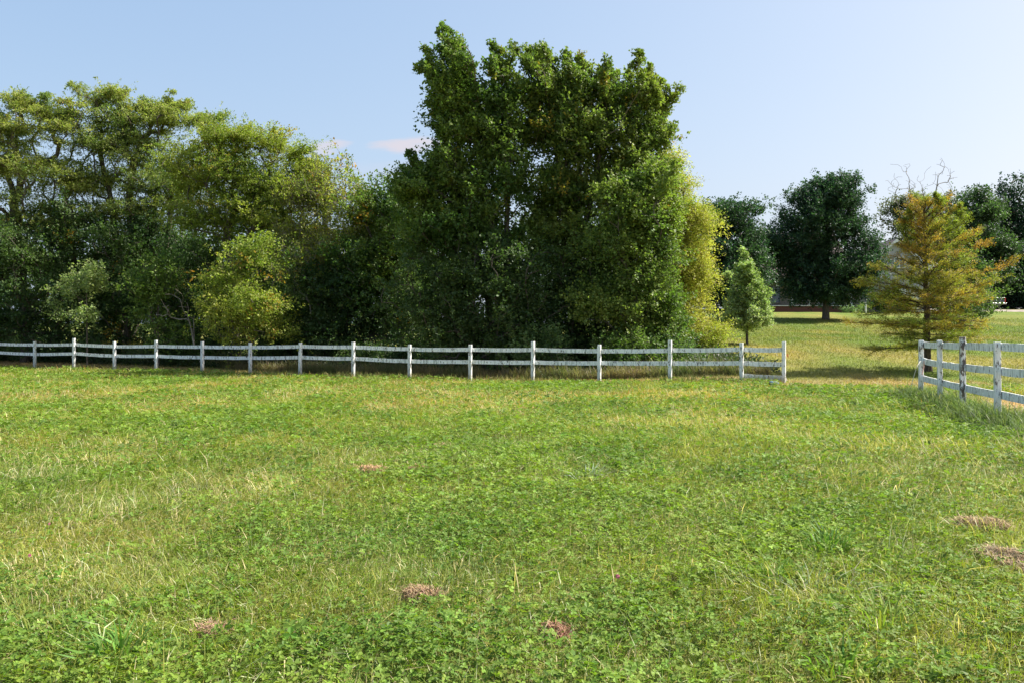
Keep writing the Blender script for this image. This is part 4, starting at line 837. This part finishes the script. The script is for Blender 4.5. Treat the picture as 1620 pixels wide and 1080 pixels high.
# ------------------------------------------------------------------ house
SID = noise_mat('lilac_siding', (.36, .34, .38), (.44, .42, .46), 3, .75); TRIM = noise_mat('white_trim', (.68, .68, .67), (.8, .8, .79), 3, .5)
ROOF = noise_mat('brown_shingles', (.09, .07, .068), (.16, .125, .12), 14, .9, (1, 1, 3), .3); BRICK = noise_mat('dark_red_brick', (.13, .05, .04), (.22, .09, .07), 9, .85, (1, 1, 4), .2)
GLASS = noise_mat('window_glass', (.10, .12, .15), (.16, .19, .23), .6, .08, spec=.8); WALL_SHADED = noise_mat('shade_darkened_tan_wall', (.17, .15, .115), (.23, .20, .16), 3, .8); DOORM = noise_mat('grey_door', (.22, .23, .26), (.28, .29, .32), 3, .5)  # tan wall darkened so its colour carries the deep porch shade
def house():
    d = 88.; O = Vector(G(1290, d)); O.z = 3.62
    root = empty('house', O); tag(root, 'lilac-grey house with porch, white-trimmed gable and brown roof behind the dark round tree', 'house')
    X = lambda px: (px - CX) / F * d - O.x; Z = lambda py, dd=d: EYE - (py - HZ) / F * dd - O.z
    x0, x1 = X(1196), X(1344); zf = Z(485); ze = Z(443); zr = Z(371, d + 5)
    m = MB(); m.box((X(1270), 0.05, zf / 2 - .2), (x1 - x0, 2.1, zf + .4), .02); m.build('porch_base', BRICK, root)
    m = MB(); m.box((X(1270), 0, zf + .03), (x1 - x0 + .1, 2.3, .07), .01); m.build('porch_floor', TRIM, root)
    m = MB(); m.box((X(1270), 5.1, (ze) / 2 - .2), (x1 - x0, 8, ze + .4), .0); w = m.build('wall', WALL_SHADED, root)
    for (a, b_, zz0, zz1, nm, mt) in ((1262, 1284, 479, 452, 'window', GLASS), (1296, 1310, 484, 450, 'door', DOORM), (1318, 1335, 482, 455, 'window', GLASS), (1225, 1240, 479, 452, 'window', GLASS)):
        f = MB(); cx = (X(a) + X(b_)) / 2; cz = (Z(zz0) + Z(zz1)) / 2; ww = X(b_) - X(a); hh = Z(zz1) - Z(zz0)
        f.box((cx, 1.08, cz), (ww, .06, hh), .01); o = f.build(nm, mt, root)
        g = MB(); t = .10
        for (c, s_) in (((cx - ww / 2, 1.05, cz), (t, .1, hh + t)), ((cx + ww / 2, 1.05, cz), (t, .1, hh + t)), ((cx, 1.05, cz + hh / 2 + .003), (ww - t, .1, t)), ((cx, 1.05, cz - hh / 2), (ww - t, .1, t))): g.box(c, s_)
        g.build('frame', WALL_SHADED, o)  # frames share the wall tone darkened for porch shade
    for px in (1200, 1248, 1276, 1304, 1341):
        m = MB(); m.box((X(px), -1.0, (zf + ze) / 2 + .03), (.17, .17, ze - zf - .08), .015); m.box((X(px), -1.0, zf + .14), (.24, .24, .12), .01); m.box((X(px), -1.0, ze - .12), (.24, .24, .12), .01); m.build('column', TRIM, root)
    m = MB(); m.box((X(1270), -1.05, ze + .03), (x1 - x0 + .5, .14, .24), .01); m.build('gutter', TRIM, root)
    # main roof, ridge parallel to the front
    m = MB(); xa, xb = x0 - .3, x1 + .3; rY = 5.0
    m.poly([(xa, -1.2, ze + .16), (xb, -1.2, ze + .16), (xb, rY, zr), (xa, rY, zr)], (0, 0, .14)); m.poly([(xa, rY, zr), (xb, rY, zr), (xb, 11, ze + .16), (xa, 11, ze + .16)], (0, 0, .14)); m.build('roof', ROOF, root)
    for xx in (x0, x1 - .15):
        m = MB(); m.poly([(xx, 1.1, ze + .1), (xx, 9, ze + .1), (xx, rY, zr - .05)], (.15, 0, 0)); m.build('gable_end', SID, root)
    # front-facing gabled wing
    ga = X(1412); gz = Z(382); hw = X(1412) - X(1366); gl = ga - hw; gr = ga + X(1456) - X(1412); gr = ga + hw * 1.02; wz = gz - hw * .80
    m = MB(); y0 = -.6; m.poly([(gl, y0, -.4), (gr, y0, -.4), (gr, y0, wz), (ga, y0, gz - .12), (gl, y0, wz)], (0, 8, 0)); m.build('wing_wall', siding_mat(), root)
    m = MB(); e = .45
    for s_ in (-1, 1):
        xe = ga + s_ * (hw + e); ze_ = gz - (hw + e) * .80
        m.poly([(ga, y0 - .4, gz), (xe, y0 - .4, ze_), (xe, y0 + 8, ze_), (ga, y0 + 8, gz)], (0, 0, .12))
    m.build('wing_roof', ROOF, root)
    m = MB()
    for s_ in (-1, 1):
        xe = ga + s_ * (hw + e); ze_ = gz - (hw + e) * .80
        m.poly([(ga, y0 - .44, gz + .13), (xe, y0 - .44, ze_ + .13), (xe, y0 - .44, ze_ - .16), (ga, y0 - .44, gz - .16)], (0, .04, 0))
    m.build('bargeboard', TRIM, root)
    cx = X(1418.5); cz = Z(416.5); f = MB(); f.box((cx, y0 - .02, cz), (.95, .05, .9), .01); o = f.build('window', GLASS, root); g = MB(); t = .09
    for (c, s_) in (((cx - .5, y0 - .045, cz), (t, .08, 1.0)), ((cx + .5, y0 - .045, cz), (t, .08, 1.0)), ((cx, y0 - .045, cz + .5), (1.09, .08, t)), ((cx, y0 - .045, cz - .5), (1.09, .08, t)), ((cx, y0 - .047, cz), (.06, .07, .92))): g.box(c, s_)
    g.build('frame', TRIM, o)
    f = MB(); f.box((X(1425), y0 - .03, 1.1), (3.0, .06, 2.5), .01); f.build('garage_door', TRIM, root)
    f = MB(); f.box((X(1409), -1.2 + .3, Z(470)), (.1, .1, .1)); 
def siding_mat():
    m, nt = newmat('horizontal_siding'); g = N(nt, 'ShaderNodeNewGeometry'); sp = N(nt, 'ShaderNodeSeparateXYZ'); L(nt, g.outputs['Position'], sp.inputs[0])
    mu = N(nt, 'ShaderNodeMath', operation='MULTIPLY'); mu.inputs[1].default_value = 5.5; L(nt, sp.outputs['Z'], mu.inputs[0]); fr = N(nt, 'ShaderNodeMath', operation='FRACT'); L(nt, mu.outputs[0], fr.inputs[0])
    b = N(nt, 'ShaderNodeBump'); b.inputs['Strength'].default_value = .8; b.inputs['Distance'].default_value = .02; L(nt, fr.outputs[0], b.inputs['Height'])
    n = N(nt, 'ShaderNodeTexNoise', i_Scale=2.0, i_Detail=4.0); L(nt, g.outputs['Position'], n.inputs['Vector']); cr = N(nt, 'ShaderNodeValToRGB'); cr.color_ramp.elements[0].color = (.37, .35, .40, 1); cr.color_ramp.elements[1].color = (.45, .43, .49, 1); L(nt, n.outputs['Fac'], cr.inputs[0])
    pb = N(nt, 'ShaderNodeBsdfPrincipled'); pb.inputs['Roughness'].default_value = .7; L(nt, cr.outputs[0], pb.inputs['Base Color']); L(nt, b.outputs[0], pb.inputs['Normal']); o = N(nt, 'ShaderNodeOutputMaterial'); L(nt, pb.outputs[0], o.inputs[0]); return m
house()
m = MB(); b = G(1369.5, 84); m.box((0, 0, .4), (.14, .14, 1.1), .02); m.box((0, 0, .98), (.2, .2, .06), .01); o = m.build('marker_post', TRIM); o.location = b; tag(o, 'short white post standing on the lawn in front of the gabled wing', 'post')
shrub(1346, 85, [(1346, 488, 6, 4)], 'small pale garden plant at the corner of the porch', ((.10, .16, .04), (.2, .26, .1)), 12, 301, 'garden_plant')
shrub(1362, 85, [(1364, 487, 7, 4), (1374, 486, 8, 5)], 'low garden plant beside the short white post', LIT, 16, 302, 'garden_plant')
for i, px in enumerate((1385, 1400, 1418, 1436)): shrub(px, 85.5, [(px, 478, 12, 12)], 'dark foundation shrub against the gabled wing', DRK, 20, 310 + i, 'foundation_shrub', (.16, .12), 'foundation shrubs of the house')

# driveway
def driveway():
    pts = [(24, 150), (38, 108), (45.5, 92), (52.5, 87.5), (60, 85), (75, 80), (110, 72)]
    P_ = []; 
    for i in range(len(pts) - 1):
        for k in range(16): t = k / 16; P_.append((pts[i][0] * (1 - t) + pts[i + 1][0] * t, pts[i][1] * (1 - t) + pts[i + 1][1] * t))
    P_ = np.array(P_); T = nrm(np.gradient(P_, axis=0)); S = np.stack([-T[:, 1], T[:, 0]], 1); V = []; nc = 9
    rng = np.random.default_rng(3)
    for i in range(len(P_)):
        for k in range(nc):
            u = (k / (nc - 1) - .5) * 5.6 + (rng.normal(0, .18) if k in (0, nc - 1) else 0); x, y = P_[i] + S[i] * u; V.append((x, y, float(H(x, y)) + (.10 if 0 < k < nc - 1 else -.02)))
    i = np.arange(len(P_) * nc).reshape(-1, nc); Fc = np.stack([i[:-1, :-1], i[:-1, 1:], i[1:, 1:], i[1:, :-1]], -1).reshape(-1, 4)
    o = mesh_np('driveway', np.array(V), Fc.astype(np.int32), noise_mat('gravel', (.20, .165, .14), (.34, .29, .25), 1.5, .95, bump=.4)); tag(o, kind='structure')
driveway()

# ------------------------------------------------------------------ pickup seen from behind
def pickup():
    d = 91.; b = Vector(G(1577, d)); b.z += .10
    root = empty('pickup_truck', b, R(10)); tag(root, 'dark blue pickup truck parked on the gravel driveway, seen from behind', 'pickup')
    BL = noise_mat('blue_car_paint', (.022, .030, .060), (.030, .042, .078), 2, .3, spec=.6); CH = noise_mat('chrome', (.10, .10, .105), (.17, .17, .17), 5, .25, metal=.9)
    RED = noise_mat('red_lens', (.45, .015, .02), (.55, .03, .03), 9, .25); RB = noise_mat('tyre_rubber', (.015, .015, .015), (.03, .03, .03), 20, .85); GL = noise_mat('tinted_glass', (.02, .025, .03), (.03, .035, .04), 2, .05, spec=.8); BLK = noise_mat('black_trim', (.012, .012, .013), (.02, .02, .022), 9, .6)
    m = MB()                                   # bed, side panels with a shoulder, cab, bonnet as one shell; y forward, rear at y=0
    m.box((-.93, 1.1, .93), (.12, 2.2, .66), .03); m.box((.93, 1.1, .93), (.12, 2.2, .66), .03); m.box((0, 1.1, .72), (1.76, 2.18, .12), .01); m.box((0, 2.22, 1.0), (1.9, .08, .62), .02)
    sec = [(2.27, .5, 1.22), (2.28, .5, 1.22), (4.4, .5, 1.22), (4.45, .5, 1.18), (5.55, .48, 1.08), (5.75, .5, .95)]; V = []; F_ = []
    for (y, z0, z1) in sec:
        w = .98 if y < 5.5 else .92
        V += [(-w, y, z0), (-w - .01, y, (z0 + z1) / 2), (-w + .04, y, z1), (w - .04, y, z1), (w + .01, y, (z0 + z1) / 2), (w, y, z0)]
    for i in range(len(sec) - 1):
        for k in range(6): F_.append((i * 6 + k, i * 6 + (k + 1) % 6, i * 6 + 6 + (k + 1) % 6, i * 6 + 6 + k))
    F_ += [(0, 1, 4, 5), (1, 2, 3, 4), (30, 35, 34, 31), (31, 34, 33, 32)]; m.add(V, F_)
    V = []; F_ = []
    for (y, z, w) in ((2.35, 1.2, .92), (2.5, 1.86, .78), (3.9, 1.88, .78), (4.45, 1.2, .92)): V += [(-w, y, z), (w, y, z)]
    for (y, z, w) in ((2.55, 1.93, .70), (3.85, 1.95, .70)): V += [(-w, y, z), (w, y, z)]
    F_ = [(0, 1, 3, 2), (2, 3, 9, 8), (8, 9, 11, 10), (10, 11, 5, 4), (4, 5, 7, 6), (0, 2, 4, 6), (1, 7, 5, 3), (2, 8, 10, 4), (3, 5, 11, 9)]; m.add(V, F_); m.build('body', BL, root)
    m = MB(); m.poly([(-.66, 2.33, 1.30), (.66, 2.33, 1.30), (.60, 2.44, 1.78), (-.60, 2.44, 1.78)], (0, -.015, 0)); m.build('rear_window', GL, root)
    for s_ in (-1, 1):
        m = MB(); m.poly([(s_ * .90, 2.55, 1.28), (s_ * .90, 4.2, 1.28), (s_ * .80, 3.8, 1.78), (s_ * .80, 2.6, 1.78)], (s_ * .02, 0, 0)); m.build('side_window', GL, root)
        m = MB(); m.box((s_ * .945, -.012, 1.0), (.13, .07, .44), .02); m.build('tail_light', RED, root)
        m = MB(); m.box((s_ * 1.12, 4.0, 1.32), (.2, .1, .22), .03); m.build('mirror', BLK, root)
        for y in (1.05, 4.75):
            m = MB(); ring = [(-.13, 0, 0), (-.11, 0, 0), (.11, 0, 0), (.13, 0, 0)]; c = Vector((s_ * .84, y, .39)); m.tube([c + Vector(q) for q in ring], [.35, .39, .39, .35], 20); w = m.build('wheel', RB, root, False)
            m = MB(); m.tube([c + Vector((s_ * .131, 0, 0)), c + Vector((s_ * .145, 0, 0))], [.23, .20], 14); m.build('rim', CH, w)
    m = MB(); m.box((0, -.01, .96), (1.74, .06, .56), .02); m.box((0, -.05, 1.2), (1.7, .03, .05), .01); m.build('tailgate', BL, root)
    m = MB(); m.box((0, -.045, 1.02), (.30, .02, .07), .005); m.build('handle', BLK, root)
    m = MB(); m.box((0, -.14, .60), (1.94, .20, .17), .03); m.box((0, -.12, .70), (1.9, .14, .03), .01); m.build('bumper', CH, root)
    m = MB(); m.box((0, -.25, .60), (.32, .012, .15), .003); m.build('licence_plate', SID, root)
    m = MB(); m.box((0, 2.6, .42), (1.1, 4.6, .16), .02); m.box((0, .2, .45), (1.3, .1, .12)); m.build('chassis', BLK, root)
    m = MB(); m.tube([(.25, 2.5, 1.9), (.1, 2.2, 2.3)], .012, 5); m.build('antenna', CH, root)
pickup()

# ------------------------------------------------------------------ sky, sun, camera
SUN_AZ, SUN_EL = R(79), R(46)
w = bpy.data.worlds.new('World'); scene.world = w; w.use_nodes = True; nt = w.node_tree; nt.nodes.clear()
sky = N(nt, 'ShaderNodeTexSky', sky_type='NISHITA'); sky.sun_disc = False; sky.sun_elevation = SUN_EL; sky.sun_rotation = SUN_AZ
sky.altitude = 250; sky.air_density = 1.0; sky.dust_density = 4.0; sky.ozone_density = 1.6
tc = N(nt, 'ShaderNodeTexCoord'); sp = N(nt, 'ShaderNodeSeparateXYZ'); L(nt, tc.outputs['Generated'], sp.inputs[0])
def math_(op, a, b=None):
    n = N(nt, 'ShaderNodeMath', operation=op)
    for i, q in enumerate((a, b)):
        if q is None: continue
        if isinstance(q, (int, float)): n.inputs[i].default_value = q
        else: L(nt, q, n.inputs[i])
    return n.outputs[0]
yy = math_('MAXIMUM', sp.outputs['Y'], .05); u = math_('DIVIDE', sp.outputs['X'], yy); v = math_('DIVIDE', sp.outputs['Z'], yy)
cb = N(nt, 'ShaderNodeCombineXYZ'); L(nt, u, cb.inputs[0]); L(nt, math_('MULTIPLY', v, 4.0), cb.inputs[1])
ns = N(nt, 'ShaderNodeTexNoise', i_Scale=26.0, i_Detail=6.0); L(nt, cb.outputs[0], ns.inputs['Vector'])
tot = None
for (u0, v0, ru, rv, tilt, st) in ((-.118, .2135, .046, .0105, .06, .95), (-.211, .211, .028, .009, .20, .75), (-.125, .186, .09, .012, 0, .16)):
    du = math_('SUBTRACT', u, u0); dv = math_('SUBTRACT', math_('SUBTRACT', v, v0), math_('MULTIPLY', du, tilt))
    r2 = math_('ADD', math_('POWER', math_('ABSOLUTE', math_('DIVIDE', du, ru)), 2.0), math_('POWER', math_('ABSOLUTE', math_('DIVIDE', dv, rv)), 2.0))
    q = math_('ADD', math_('SUBTRACT', 1.0, r2), math_('MULTIPLY', math_('SUBTRACT', ns.outputs['Fac'], .5), 2.4))
    mr = N(nt, 'ShaderNodeMapRange', interpolation_type='SMOOTHSTEP'); mr.inputs['From Min'].default_value = -.2; mr.inputs['From Max'].default_value = 1.1; mr.inputs['To Max'].default_value = st; L(nt, q, mr.inputs['Value'])
    tot = mr.outputs[0] if tot is None else math_('MAXIMUM', tot, mr.outputs[0])
sc_ = N(nt, 'ShaderNodeSeparateColor'); L(nt, sky.outputs[0], sc_.inputs[0]); tm = N(nt, 'ShaderNodeCombineColor')
for i, (gg, kk) in enumerate(((.72, 1.25), (.58, 1.515), (.42, 2.06))): L(nt, math_('MULTIPLY', math_('POWER', sc_.outputs[i], gg), kk), tm.inputs[i])
hz = N(nt, 'ShaderNodeMixRGB'); L(nt, tot, hz.inputs[0]); L(nt, tm.outputs[0], hz.inputs[1]); hz.inputs[2].default_value = (3.1, 2.95, 3.25, 1)
bg = N(nt, 'ShaderNodeBackground'); bg.inputs['Strength'].default_value = .10; L(nt, hz.outputs[0], bg.inputs['Color'])
ow = N(nt, 'ShaderNodeOutputWorld'); L(nt, bg.outputs[0], ow.inputs[0])
sl = bpy.data.lights.new('sun', 'SUN'); sl.energy = 4.6; sl.angle = R(.53); sl.color = (1, .955, .87)
so = bpy.data.objects.new('sun', sl); COL.objects.link(so)
sd = Vector((math.sin(SUN_AZ) * math.cos(SUN_EL), math.cos(SUN_AZ) * math.cos(SUN_EL), math.sin(SUN_EL)))
so.rotation_euler = (-sd).to_track_quat('-Z', 'Y').to_euler(); so.location = (30, -10, 40)
cam = bpy.data.cameras.new('camera'); cam.lens = F / 1620 * 36; cam.sensor_width = 36; cam.shift_y = -10 / 1620; cam.clip_start = .1; cam.clip_end = 6000
co = bpy.data.objects.new('camera', cam); COL.objects.link(co); co.location = (0, 0, EYE); co.rotation_euler = (R(90), 0, 0); scene.camera = co
scene.view_settings.view_transform = 'Standard'; scene.view_settings.look = 'None'; scene.view_settings.exposure = 1.3; scene.view_settings.gamma = 1
c = scene.cycles; c.max_bounces = 8; c.diffuse_bounces = 3; c.glossy_bounces = 2; c.transmission_bounces = 4; c.transparent_max_bounces = 4
print('LEAVES', sum(k for _, k in STAT), STAT)
